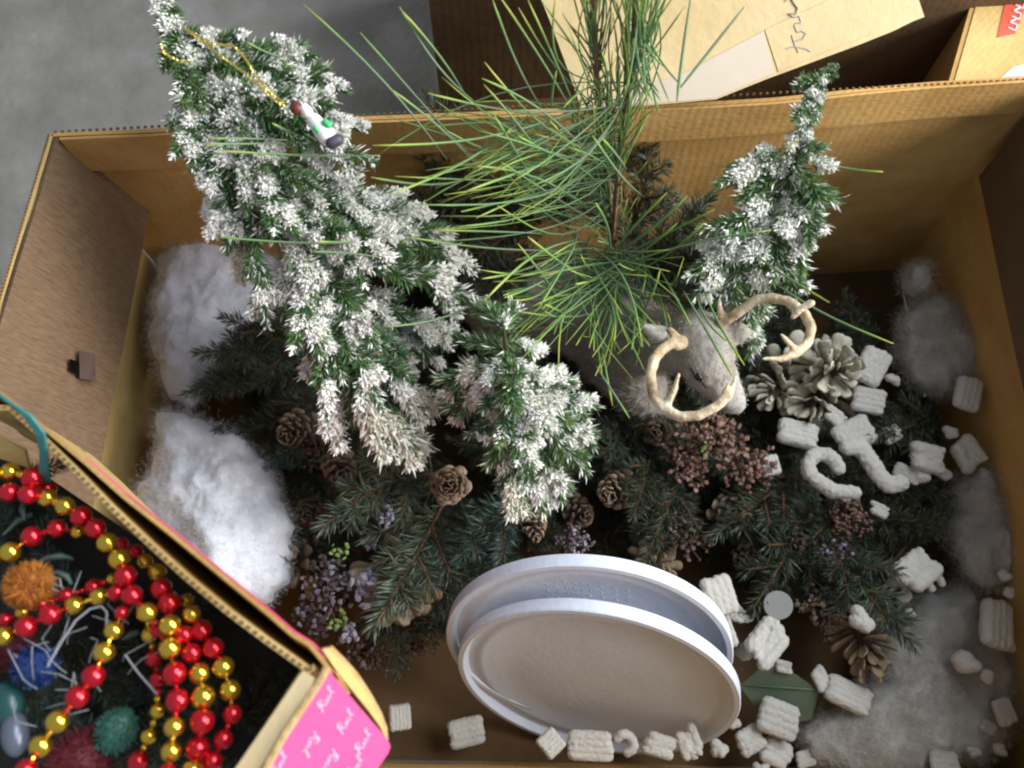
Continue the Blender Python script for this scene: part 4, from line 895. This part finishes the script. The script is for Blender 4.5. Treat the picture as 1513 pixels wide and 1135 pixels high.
for (x, y, z, rr, ax, lb) in [(560, 690, .11, 30, (.2, -.5, .8), 'shaded pinecone left of the open round one'), (380, 690, .10, 26, (-.3, -.2, .9), 'shaded pinecone at the edge of the lower wadding'), (600, 790, .12, 28, (-.2, -.4, .8), 'shaded pinecone half under the spread spruce sprig'), (860, 760, .12, 30, (.3, -.4, .8), 'shaded pinecone just above the top of the rear lid'),
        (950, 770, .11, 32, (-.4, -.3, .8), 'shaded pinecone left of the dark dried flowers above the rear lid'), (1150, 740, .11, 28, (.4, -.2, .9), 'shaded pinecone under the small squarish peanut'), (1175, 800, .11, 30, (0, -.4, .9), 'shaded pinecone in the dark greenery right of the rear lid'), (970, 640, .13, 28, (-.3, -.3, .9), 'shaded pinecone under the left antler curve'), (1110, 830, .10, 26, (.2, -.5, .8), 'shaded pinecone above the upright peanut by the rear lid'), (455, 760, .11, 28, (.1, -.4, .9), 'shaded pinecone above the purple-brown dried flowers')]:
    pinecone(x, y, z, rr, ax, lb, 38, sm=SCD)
PK = dict(name='petalled_cone', cat='petalled cone', part='petal')
pinecone(1232, 545, .15, 58, (.1, -.4, .9), 'whitewashed petalled cone under the right antler', 46, sm=PTM, **PK)
pinecone(1205, 590, .12, 62, (-.6, -.5, .5), 'whitish petalled cone spreading left below the right antler', 44, sm=PTM, **PK)
pinecone(1145, 580, .11, 48, (-.5, -.6, .5), 'dim whitish petalled cone just right of the deer muzzle', 36, sm=PTM, **PK)
pinecone(596, 870, .13, 70, (.3, -.5, .6), 'large tan petalled cone under the big spruce sprig at lower left', 60, sm=PDM, **PK)
pinecone(1280, 962, .10, 50, (.0, -.9, .3), 'tan petalled cone hanging down above the broad grey wadding', 40, sm=PDM, **PK)
pinecone(430, 835, .10, 50, (-.4, -.3, .8), 'tan petalled cone half hidden at the right edge of the lower wadding', 40, sm=PDM, **PK)
pinecone(965, 838, .11, 40, (-.2, -.3, .8), 'beige petalled cone behind the top of the rear lid', 36, sm=PDM, **PK)
def cluster_mesh(mats, seed, n=60, r=.03, s0=.0026):
    rng = np.random.default_rng(seed); mb = MB(); out = []
    P_ = rng.normal(size=(n, 3)); P_ /= np.linalg.norm(P_, axis=1)[:, None]; P_[:, 2] = np.abs(P_[:, 2]) * .6; P_ *= (r * rng.random((n, 1)) ** .5)
    st = []
    for i in range(n): mb.tube([(0, 0, -.01), tuple(P_[i] * .5 + np.array([0, 0, -.003])), tuple(P_[i])], .0005, 3, 0)
    ico = bmesh.new(); bmesh.ops.create_icosphere(ico, subdivisions=1, radius=1); iv = np.array([list(v.co) for v in ico.verts]); fi = [tuple(v.index for v in f.verts) for f in ico.faces]; ico.free()
    for i in range(n):
        k = 1 + rng.integers(0, 3)
        for j in range(k):
            c = P_[i] + rng.normal(size=3) * s0; s_ = s0 * rng.uniform(.5, 1.3, 3); mb.add((iv * s_ * (1 + .2 * rng.normal(size=(12, 1))) + c).tolist(), fi, 1 + (0 if rng.random() < .72 else 1))
    return mb.mesh('dried_flowers', mats)
CL = {'purple': [cluster_mesh([M['twig'], M['berry_purple'], M['berry_lilac']], i, 70) for i in (1, 2)], 'brown': [cluster_mesh([M['twig'], M['berry_brown'], M['berry_brown']], i, 75) for i in (3, 4)], 'dark': [cluster_mesh([M['twig'], M['cone_scale'], M['berry_purple']], i, 70, s0=.0022) for i in (5, 6)]}
CL['green'] = [cluster_mesh([M['twig_green'], M['bud_green'], M['bud_green']], 9, 10, .010, .0022)]
CL['lilac'] = [cluster_mesh([M['twig'], M['berry_lilac'], M['berry_lilac']], 10, 8, .007, .0030)]
for (x, y, z, k, s_, lb) in [(1050, 650, .15, 'brown', 1.15, 'reddish-brown dried flowers below the left antler'), (1105, 690, .14, 'brown', .9, 'brown dried flowers left of the small squarish peanut'), (1010, 690, .13, 'brown', .9, 'brown dried flowers between the cone and the deer'),
    (490, 860, .13, 'purple', 1.0, 'purple-brown dried flowers left of the big tan petalled cone'), (470, 910, .10, 'purple', .9, 'purplish dried flowers next to the pink box edge'), (540, 960, .07, 'dark', 1.0, 'dark dried flowers near the corner of the pink box'), (610, 950, .05, 'dark', .8, 'dark dried flowers below the large petalled cone'),
    (850, 800, .12, 'purple', .7, 'purplish dried flowers just above the rear lid'), (1010, 790, .12, 'dark', 1.0, 'dark dried flowers above the right of the rear lid'), (1255, 765, .12, 'brown', .7, 'brown dried flowers near the very small foam crumb'), (1215, 900, .10, 'dark', .9, 'dark dried flowers left of the upright cushion-shaped peanut'),
    (1230, 820, .11, 'purple', .7, 'shaded purplish dried flowers above the upright cushion-shaped peanut'), (470, 660, .12, 'dark', .9, 'dark dried flowers between the two left pinecones'), (530, 740, .12, 'dark', .9, 'dark dried flowers left of the spread spruce sprig'),
    (503, 815, .16, 'green', .9, 'pale green buds left of the large petalled cone'), (500, 918, .14, 'green', 1.0, 'bright green buds beside the pink box edge'), (571, 765, .17, 'lilac', 1.0, 'pale lilac buds under the spread spruce sprig'), (545, 868, .16, 'lilac', 1.6, 'whitish lilac buds touching the big petalled cone'), (514, 938, .13, 'lilac', 1.2, 'lilac buds near the bright green buds'), (545,800,.14,'lilac',1.0,'silvery buds above the large petalled cone'), (1040, 660, .17, 'green', .5, 'tiny green buds on the reddish-brown flowers')]:
    o = obj('dried_flowers', random.choice(CL[k]), None, P(x, y, z), (random.uniform(-.3, .3), random.uniform(-.3, .3), random.uniform(0, 6)), s_); tag(o, lb, 'dried flowers', 'dried flower clusters')

# ------------------------------------------------------------------ pink box
PZ = .46; PB = .352
px = empty('gift_box', P(200, 1000, PB), 'shallow pink printed cardboard box full of bead garlands, lower left', 'box')
ipx = Matrix.Translation(-Vector(px.location))
def xc(o): o.matrix_parent_inverse = ipx; return o
def wall_strip(name, line, z0, z1, m, t, shift=(0, 0), n_up=None):
    "upright board following a line of pixels at height z1 down to z0"
    top = [P(x, y, z1) for x, y in line]; mb = MB(); k = len(top)
    V = []
    for i, p_ in enumerate(top):
        d = (top[min(i + 1, k - 1)] - top[max(i - 1, 0)]); d.z = 0; d.normalize(); nrm = Vector((d.y, -d.x, 0)) * -1
        dn = Vector((shift[0], shift[1], 0)); V += [p_, p_ + nrm * t, up(p_, z0) + nrm * t + dn, up(p_, z0) + dn]
    F = []
    for i in range(k - 1):
        for j in range(4): a = i * 4 + j; b_ = i * 4 + (j + 1) % 4; F.append((a, b_, b_ + 4, a + 4))
    F += [(0, 1, 2, 3), tuple(reversed([(k - 1) * 4 + j for j in range(4)]))]
    mb.add(V, F); o = xc(obj(name, mb.mesh(name, [M[m]]), px)); bm = bmesh.new(); bm.from_mesh(o.data); bmesh.ops.recalc_face_normals(bm, faces=bm.faces); bm.to_mesh(o.data); bm.free(); return o, top
inner_line = [(-80, 575), (-10, 606), (12, 606), (60, 650), (110, 700), (160, 752), (215, 805), (270, 855), (330, 905), (390, 950), (455, 996), (466, 990)]
iw, itop = wall_strip('inner_wall', inner_line, PB, PZ - .002, 'kraft_tan', .0035)
outer_line = [(-80, 545), (0, 585), (60, 632), (120, 682), (180, 735), (250, 790), (330, 856), (390, 905), (430, 940), (455, 955), (474, 978), (484, 994)]
ow, otop = wall_strip('outer_wall', outer_line, PB, PZ, 'kraft', .0025, shift=(-.008, -.009))
# pink paper on the outside of the outer wall
pw, _ = wall_strip('pink_paper', [(x + 6, y - 5) for x, y in outer_line[3:-1]], PB, PZ - .002, 'pink', .0008, shift=(-.006, -.007))
# flutes on the inner wall's cut edge
e = MB()
for i in range(len(itop) - 1):
    a, b_ = itop[i], itop[i + 1]; L = (b_ - a).length; k = max(1, int(L / .0042)); d = (b_ - a) / L; nr = Vector((-d.y, d.x, 0))
    for j in range(k):
        p_ = a + d * (L * (j + .5) / k) + nr * .0017; e.box(p_ + Vector((0, 0, .0003)), d * .0012, nr * .0008, Vector((0, 0, .0006)))
o = xc(obj('corrugated_edge', e.mesh('corrugated_edge', [M['flute_shadow']]), px)); o['kind'] = 'stuff'
# end: inner folded tan ledge, end wall, pink flap
b = MB(); b.slab([P(451, 992, PZ - .004), P(468, 1003, PZ - .003), P(462, 1020, PZ - .003), P(372, 1160, PZ - .003), P(335, 1160, PZ - .004)], .004); xc(obj('end_ledge', b.mesh('end_ledge', [M['kraft_pale']]), px))
wall_strip('end_wall', [(446, 988), (330, 1165)], PB, PZ - .006, 'kraft_tan', .003)
FP = [P(483, 986, PZ), P(572, 1092, .425), P(577, 1104, .422), P(573, 1114, .42), P(520, 1180, .415), P(372, 1185, PZ), P(470, 1008, PZ)]
nf2 = (FP[1] - FP[0]).cross(FP[5] - FP[0]).normalized()
if nf2.z < 0: nf2 = -nf2
dd = FP[0].dot(nf2)
def onpk(x, y, pr=0.):
    d = P(x, y, .3) - C0; return C0 + d * ((dd - C0.dot(nf2)) / d.dot(nf2)) + nf2 * pr
b = MB(); b.slab([onpk(*a) for a in ((483, 988), (530, 1044), (572, 1092), (577, 1103), (574, 1112), (520, 1190), (362, 1190), (420, 1085), (470, 1010))], .003, nf2)
pf = xc(obj('end_flap', b.mesh('end_flap', [M['pink']]), px)); pf['label'] = 'bright pink flap printed with small white script words'
b = MB(); b.tube([onpk(*a, .0003) for a in ((483, 984), (476, 1000), (470, 1010), (420, 1085), (362, 1190))], .0022, 6); xc(obj('flap_edge', b.mesh('flap_edge', [M['kraft_edge']]), px))
# curled side tab
tab = [((480, 962), (500, 965)), ((495, 985), (520, 985)), ((512, 1008), (538, 1005)), ((530, 1030), (556, 1032)), ((550, 1055), (574, 1064)), ((566, 1078), (583, 1088)), ((577, 1100), (584, 1104))]
mb = MB(); V = []
for a, c in tab: V += [onpk(*a, -.003), onpk(*c, -.012), onpk(*c, -.0145), onpk(*a, -.0055)]
F = [];
for i in range(len(tab) - 1):
    for j in range(4): a = i * 4 + j; b_ = i * 4 + (j + 1) % 4; F.append((a, b_, b_ + 4, a + 4))
F += [(0, 1, 2, 3), tuple(reversed([(len(tab) - 1) * 4 + j for j in range(4)]))]
mb.add(V, F); xc(obj('side_tab', mb.mesh('side_tab', [M['kraft_tan']]), px))
b = MB(); b.tube([onpk(*c, -.0125) for a, c in tab], .0016, 6); xc(obj('tab_edge', b.mesh('tab_edge', [M['kraft_edge']]), px))
# script word on the pink flap: a capital with loop, then joined letters
WORD = [[(0, 0), (.22, 1.0)], [(.02, .75), (.15, 1.02), (.45, 1.0), (.5, .72), (.2, .5)], [(.2, .5), (.42, .28), (.55, .05), (.72, .12), (.85, .38), (.78, .48), (.68, .3), (.82, .08), (1.0, .2), (1.12, .45), (1.02, .48), (.98, .2), (1.15, .06), (1.32, .25), (1.5, .62), (1.62, .95), (1.52, 1.05), (1.42, .8), (1.46, .2), (1.62, .08)]]
def word(cx, cy, ang, s_):
    b = MB(); ca, sa = math.cos(R(ang)), math.sin(R(ang))
    for st in WORD:
        b.tube([onpk(cx + (a - .8 + .2 * c) * s_ * ca - (c - .5) * s_ * .62 * sa, cy - (a - .8 + .2 * c) * s_ * sa - (c - .5) * s_ * .62 * ca, .0004) for a, c in st], .00042, 4)
    obj('printed_word', b.mesh('printed_word', [M['pink_print']]), pf)
for (x, y, a) in ((479, 1034, 60), (508, 1067, 60), (534, 1097, 60), (460, 1098, 240), (488, 1124, 240), (410, 1130, 60), (522, 1135, 60)): word(x, y, a, 21)
# inside bottom (shade of the deep box put into its colour) and rear walls out of frame
b = MB(); b.slab([P(-200, 520, PB + .001), P(480, 985, PB + .001), P(330, 1300, PB + .001), P(-400, 1300, PB + .001)], .003, (0, 0, 1)); xc(obj('box_floor', b.mesh('box_floor', [M['floor_shade']]), px))
# board edge seen inside at far upper left
b = MB(); b.slab([P(-20, 632, PZ - .02), P(40, 664, PZ - .022), P(46, 690, PZ - .03), P(-20, 668, PZ - .03)], .002); xc(obj('inner_tab', b.mesh('inner_tab', [M['kraft_tan']]), px))

# contents of the pink box: dark tinsel tangle
random.seed(91)
for i in range(46):
    x, y = random.uniform(-20, 370), random.uniform(700, 1140)
    if y < 640 + (x + 20) * .95 : y = min(1120, 700 + x * .95 + random.uniform(20, 200))
    a = random.uniform(0, 6.28); l = random.uniform(90, 150); s_ = sprig(P(x, y, PB + random.uniform(.012, .03)), P(x + l * math.cos(a), y + l * math.sin(a) * .8, PB + random.uniform(.012, .035)), 'dark green artificial sprig at the bottom of the pink box under the beads', 'sprigs lying in the pink box', random.choice(['needle_spruce', 'needle_spruce', 'needle_teal']), simple=i % 2 == 0)
# bead garlands
us = bmesh.new(); bmesh.ops.create_uvsphere(us, u_segments=20, v_segments=12, radius=1)
def bead_me(nm, m_):
    me = bpy.data.meshes.new(nm); us.to_mesh(me); me.materials.append(M[m_]); me.polygons.foreach_set('use_smooth', [True] * len(me.polygons)); return me
BR_, BG_ = bead_me('bead', 'bead_red'), bead_me('bead', 'bead_gold'); us.free()
def garland(label, beads, z0=.43, dz=0., small=.42):
    pts = []
    for i, bd in enumerate(beads):
        x, y, c, d = bd[:4]; z = bd[4] if len(bd) > 4 else z0 + random.uniform(-.004, .004); pts.append((P(x, y, z), c, d))
    root = empty('bead_garland', pts[0][0], label, 'bead garland', 'red and gold bead garlands'); ir = Matrix.Translation(-pts[0][0])
    mb = MB(); mb.tube([p_[0] for p_ in pts], .0006, 4); o = obj('string', mb.mesh('string', [M['bead_gold']]), root); o.matrix_parent_inverse = ir
    def bead(p_, c, r, sq=None):
        o = obj('bead', BR_ if c == 'r' else BG_, root, p_, None, r); o.matrix_parent_inverse = ir
    for i, (p_, c, d) in enumerate(pts):
        u = (CAMH - p_.z) / 1165; r = d * u / 2; bead(p_, c, r)
        if i + 1 < len(pts):
            q, c2, d2 = pts[i + 1]; r2 = d2 * u / 2; gap = (q - p_).length - r - r2
            if .0012 < gap < .02:
                k = max(1, round(gap / (r * .75))); rs = min(gap / k / 2 * 1.1, r * .45)
                for j in range(k): bead(p_.lerp(q, (r + gap * (j + .5) / k) / (q - p_).length), c if j < k / 2 else c2, rs)
    return root
garland('bead garland along the top left, running down beside the corrugated edge', [(-12, 700, 'g', 26), (15, 698, 'g', 27), (48, 706, 'r', 31), (70, 722, 'r', 26, .425), (70, 736, 'g', 27), (96, 748, 'g', 27), (120, 763, 'r', 29), (141, 781, 'r', 28), (158, 802, 'g', 28), (176, 826, 'g', 29), (185, 851, 'r', 30), (195, 880, 'r', 28), (215, 906, 'g', 24, .42), (222, 938, 'g', 24, .42), (228, 973, 'r', 24, .42), (233, 1004, 'r', 22, .42), (233, 1050, 'g', 20, .42), (220, 1088, 'g', 21, .42), (204, 1125, 'r', 26, .42), (196, 1150, 'g', 24, .42)], .436)
garland('short bead garland just under the top left one', [(-14, 727, 'r', 25), (14, 728, 'r', 28), (42, 731, 'r', 28)], .438)
garland('bead garland curving right from the left edge above the orange tuft', [(-8, 822, 'g', 24), (15, 816, 'g', 28), (47, 793, 'r', 29), (84, 781, 'r', 26), (115, 786, 'g', 20)], .43)
garland('rightmost bead garland hanging down next to the inner wall', [(180, 803, 'r', 17, .42), (201, 815, 'r', 19, .42), (214, 830, 'g', 21, .425), (232, 846, 'g', 24, .428), (238, 869, 'r', 28), (250, 891, 'r', 30), (276, 888, 'g', 19, .42), (283, 908, 'g', 24), (297, 932, 'r', 29), (315, 958, 'r', 28), (330, 986, 'g', 28), (340, 1020, 'g', 27), (343, 1055, 'r', 24), (330, 1092, 'r', 24), (314, 1125, 'r', 26), (300, 1155, 'g', 26)], .435)
garland('bead garland second from the right in the hanging bundle', [(251, 924, 'g', 29), (272, 938, 'r', 24), (283, 965, 'r', 26), (295, 995, 'g', 28), (300, 1030, 'g', 31), (299, 1066, 'r', 31), (292, 1106, 'r', 31), (284, 1140, 'g', 28)], .44)
garland('thickest bead garland in the middle of the hanging bundle', [(217, 905, 'g', 26), (234, 930, 'r', 22, .43), (251, 958, 'g', 29), (258, 995, 'r', 31), (262, 1035, 'r', 30), (257, 1074, 'g', 26), (253, 1110, 'g', 26), (246, 1145, 'r', 28)], .445)
garland('bead garland sweeping from the left edge below the orange tuft into the bundle', [(-10, 944, 'g', 24), (5, 940, 'g', 26), (38, 926, 'r', 29), (74, 908, 'r', 28), (110, 895, 'g', 26), (146, 882, 'g', 25), (172, 876, 'r', 24)], .433)
garland('thin bead garland just above the one sweeping below the orange tuft', [(-12, 922, 'r', 20), (8, 916, 'r', 20), (34, 905, 'g', 20), (62, 893, 'r', 20), (98, 880, 'r', 21), (138, 868, 'r', 23), (166, 856, 'g', 16)], .424)
garland('free-hanging bead garland crossing the lower left diagonally', [(180, 906, 'r', 19), (168, 932, 'g', 25), (154, 964, 'g', 28), (138, 999, 'r', 30), (114, 1030, 'r', 30), (85, 1066, 'g', 30), (60, 1102, 'g', 29), (38, 1138, 'r', 28)], .44)
# teal wires
wr = empty('wire_bundle', P(30, 620, PZ), 'teal green plastic wires bent over the rim of the pink box', 'wire'); iw_ = Matrix.Translation(-Vector(wr.location))
for k in range(4):
    o_ = k * 3.2; b = MB(); pts_ = [P(-30 + o_, 565 + o_, .475), P(5 + o_ * .7, 588 + o_ * .6, .478), P(35 + o_, 612 + o_ * .2, .476), P(55 + o_, 640, .468), P(61 + o_ * .8, 668, .455), P(60 + o_ * 1.1, 700, .44), P(64 + o_, 716, .43)]
    c = []
    for i in range(len(pts_) - 1): c += [pts_[i].lerp(pts_[i + 1], j / 4) for j in range(4)]
    b.tube(c, .0011, 6); o = obj('wire', b.mesh('wire', [M['wire_teal']], True), wr); o.matrix_parent_inverse = iw_
# ornaments in the pink box
def tuft(name, x, y, z, r_px, m_, n, label, cat, elong=1., ln=.006, wd=.0008):
    rng = np.random.default_rng(int(x * 3 + y)); c = P(x, y, z); u = (CAMH - z) / 1165; r = r_px * u; d = rng.normal(size=(n, 3)); d /= np.linalg.norm(d, axis=1)[:, None]
    b_ = d * r * .55; b_[:, 0] *= elong; V, F = blades(b_, d, np.full(n, r * .45) * (1 + .15 * rng.normal(size=n)), wd, rng); mb = MB()
    ico = bmesh.new(); bmesh.ops.create_icosphere(ico, subdivisions=3, radius=r * .8)
    iv = np.array([list(v.co * (1 + .08 * noise.noise(v.co * 400))) for v in ico.verts]); iv[:, 0] *= elong; fi = np.array([[v.index for v in f.verts] for f in ico.faces]); ico.free()
    me = to_mesh(name, [(V, F, 0), (iv, fi, 0)], [M[m_]]); o = obj(name, me, None, c, (0, 0, random.uniform(0, 3))); return tag(o, label, cat)
tuft('pompom', 44, 866, .425, 34, 'orange_tuft', 2600, 'fuzzy orange pompom flower among the beads', 'pompom')
tuft('pompom', 118, 1125, .40, 42, 'maroon', 1800, 'dark red fuzzy pompom at the bottom left', 'pompom')
tuft('tinsel_star', 52, 985, .41, 30, 'blue_glass', 500, 'shiny blue spiky ornament under the free-hanging garland', 'ornament', ln=.01, wd=.0016)
tuft('tassel', 172, 1080, .405, 26, 'mint', 700, 'mint green ribbed tassel near the bottom of the pink box', 'tassel', 1.3, wd=.0012)
tuft('pompom', 20, 960, .40, 30, 'maroon', 900, 'small dark red pompom at the left edge behind the blue ornament', 'pompom')
for (x, y, l, m_, lb, sx) in ((22, 1085, 34, 'flat_silver', 'pale grey oval bauble at the left edge', .6), (8, 1040, 34, 'teal_glitter', 'teal glitter bauble at the far left edge', .8)):
    us = bmesh.new(); bmesh.ops.create_uvsphere(us, u_segments=24, v_segments=14, radius=1); me = bpy.data.meshes.new('bauble'); us.to_mesh(me); us.free(); me.materials.append(M[m_]); me.polygons.foreach_set('use_smooth', [True] * len(me.polygons))
    u = (CAMH - .41) / 1165; o = obj('bauble', me, None, P(x, y, .405), (0, 0, .3), (l * u * sx / 1.2, l * u / 1.2, l * u * .5)); tag(o, lb, 'bauble')
# tinsel threads and leaf blades
mb = MB(); random.seed(8)
for k in range(26):
    x, y = random.uniform(40, 190), random.uniform(880, 1080); a = random.uniform(0, 3.14); l = random.uniform(30, 75); p0 = P(x, y, .418); p1 = P(x + l * math.cos(a), y - l * math.sin(a), .424); md = (p0 + p1) / 2 + Vector((random.gauss(0, .006), random.gauss(0, .006), .004))
    mb.tube([p0, (p0 + md) / 2 + Vector((0, 0, .001)), md, (p1 + md) / 2, p1], .00032, 4)
mb.tube([P(x, y, .432) for x, y in ((70, 985), (90, 950), (112, 917), (133, 900), (150, 896), (158, 905), (157, 925))], .0006, 5)
mb.tube([P(x, y, .428) for x, y in ((185, 968), (205, 995), (232, 1026))], .0006, 5)
o = obj('tinsel_threads', mb.mesh('tinsel_threads', [M['grey_plastic']])); tag(o, 'thin clear threads tangled over the ornaments in the pink box', 'threads', kind='stuff')
def ribbon_leaf(pts_, w_):
    mb = MB(); p_ = [P(*a) for a in pts_]; k = len(p_); V = []
    for i in range(k):
        d = (p_[min(i + 1, k - 1)] - p_[max(i - 1, 0)]).normalized(); s_ = d.cross(Vector((0, 0, 1))).normalized() * w_ * math.sin(math.pi * (i + .4) / (k + .3)); V += [p_[i] - s_, p_[i] + Vector((0, 0, .0012)), p_[i] + s_, p_[i] - Vector((0, 0, .0006))]
    F = [(i * 4 + j, i * 4 + (j + 1) % 4, i * 4 + 4 + (j + 1) % 4, i * 4 + 4 + j) for i in range(k - 1) for j in range(4)]; mb.add(V, F + [(0, 1, 2, 3), tuple(reversed([(k - 1) * 4 + j for j in range(4)]))]); return mb.mesh('grass_leaf', [M['needle_teal']], True)
for i, (pts_, lb) in enumerate([([(50, 835, .42), (70, 824, .425), (90, 822, .427), (108, 826, .425)], 'upper curved teal leaf right of the orange pompom'), ([(68, 850, .42), (85, 846, .424), (98, 852, .424), (106, 864, .42)], 'lower curved teal leaf right of the orange pompom'), ([(5, 790, .415), (25, 770, .42), (48, 760, .42)], 'teal leaf below the short bead garland'), ([(36, 770, .42), (32, 752, .425), (36, 740, .42)], 'short upright teal leaf below the top left garland'), ([(-10, 880, .41), (12, 850, .42), (20, 830, .42)], 'teal leaf at the left edge beside the orange pompom'), ([(180, 945, .40), (192, 938, .41), (205, 934, .41)], 'small teal leaf right of the free-hanging garland')]):
    tag(obj('grass_leaf', ribbon_leaf(pts_, .0022)), lb, 'leaf', 'teal leaves in the pink box')

# ------------------------------------------------------------------ gold thread loop and figurine ornament on the largest tree
gl = empty('thread_loop', P(420, 150, .46), 'twisted gold thread loop lying on the largest flocked tree', 'gold thread'); ig = Matrix.Translation(-Vector(gl.location))
b = MB()
def twist(pts_, z=.462, r=.0009):
    c = [P(*a, z) for a in pts_]; cc = []
    for i in range(len(c) - 1): cc += [c[i].lerp(c[i + 1], j / 14) for j in range(14)]
    cc.append(c[-1])
    for ph in (0, math.pi):
        q = []
        for i, p_ in enumerate(cc):
            d = (cc[min(i + 1, len(cc) - 1)] - cc[max(i - 1, 0)]).normalized(); s1 = d.orthogonal().normalized(); s2 = d.cross(s1); a = i * 1.3 + ph; q.append(p_ + (s1 * math.cos(a) + s2 * math.sin(a)) * r * .75)
        b.tube(q, r * .62, 4)
twist([(270, 40), (300, 62), (330, 85), (362, 108), (385, 128), (405, 148), (421, 157)]); twist([(270, 40), (312, 64), (345, 68), (360, 82), (376, 108), (396, 134), (420, 152)], .468)
twist([(238, 66), (242, 78), (252, 84), (268, 92), (280, 90)], .455)
o = obj('thread', b.mesh('thread', [M['gold_thread']]), gl); o.matrix_parent_inverse = ig
fg = empty('figurine_ornament', P(470, 185, .45), 'small white figurine ornament with brown cap and green leaf mark hanging on the gold loop', 'ornament'); ifg = Matrix.Translation(-Vector(fg.location))
def fgp(name, me): o = obj(name, me, fg); o.matrix_parent_inverse = ifg
mb = MB(); capsule_mb(mb, P(437, 158, .452), P(439, 161, .452), .0042, .0048, 14); fgp('cap', mb.mesh('cap', [M['brown_bead']], True))
mb = MB(); capsule_mb(mb, P(450, 162, .451), P(454, 166, .451), .0044, .0044, 14); fgp('head', mb.mesh('head', [M['porcelain']], True))
mb = MB(); capsule_mb(mb, P(464, 178, .447), P(482, 200, .444), .0054, .0068, 16); fgp('body', mb.mesh('body', [M['porcelain']], True))
mb = MB(); capsule_mb(mb, P(481, 181, .4515), P(485, 185, .4505), .0026, .0028, 10); capsule_mb(mb, P(466, 190, .4495), P(470, 194, .4485), .002, .002, 8); fgp('leaf_mark', mb.mesh('leaf_mark', [M['green_paint']], True))
mb = MB(); capsule_mb(mb, P(490, 211, .444), P(499, 207, .444), .0044, .0042, 12); fgp('base', mb.mesh('base', [M['slate']], True))
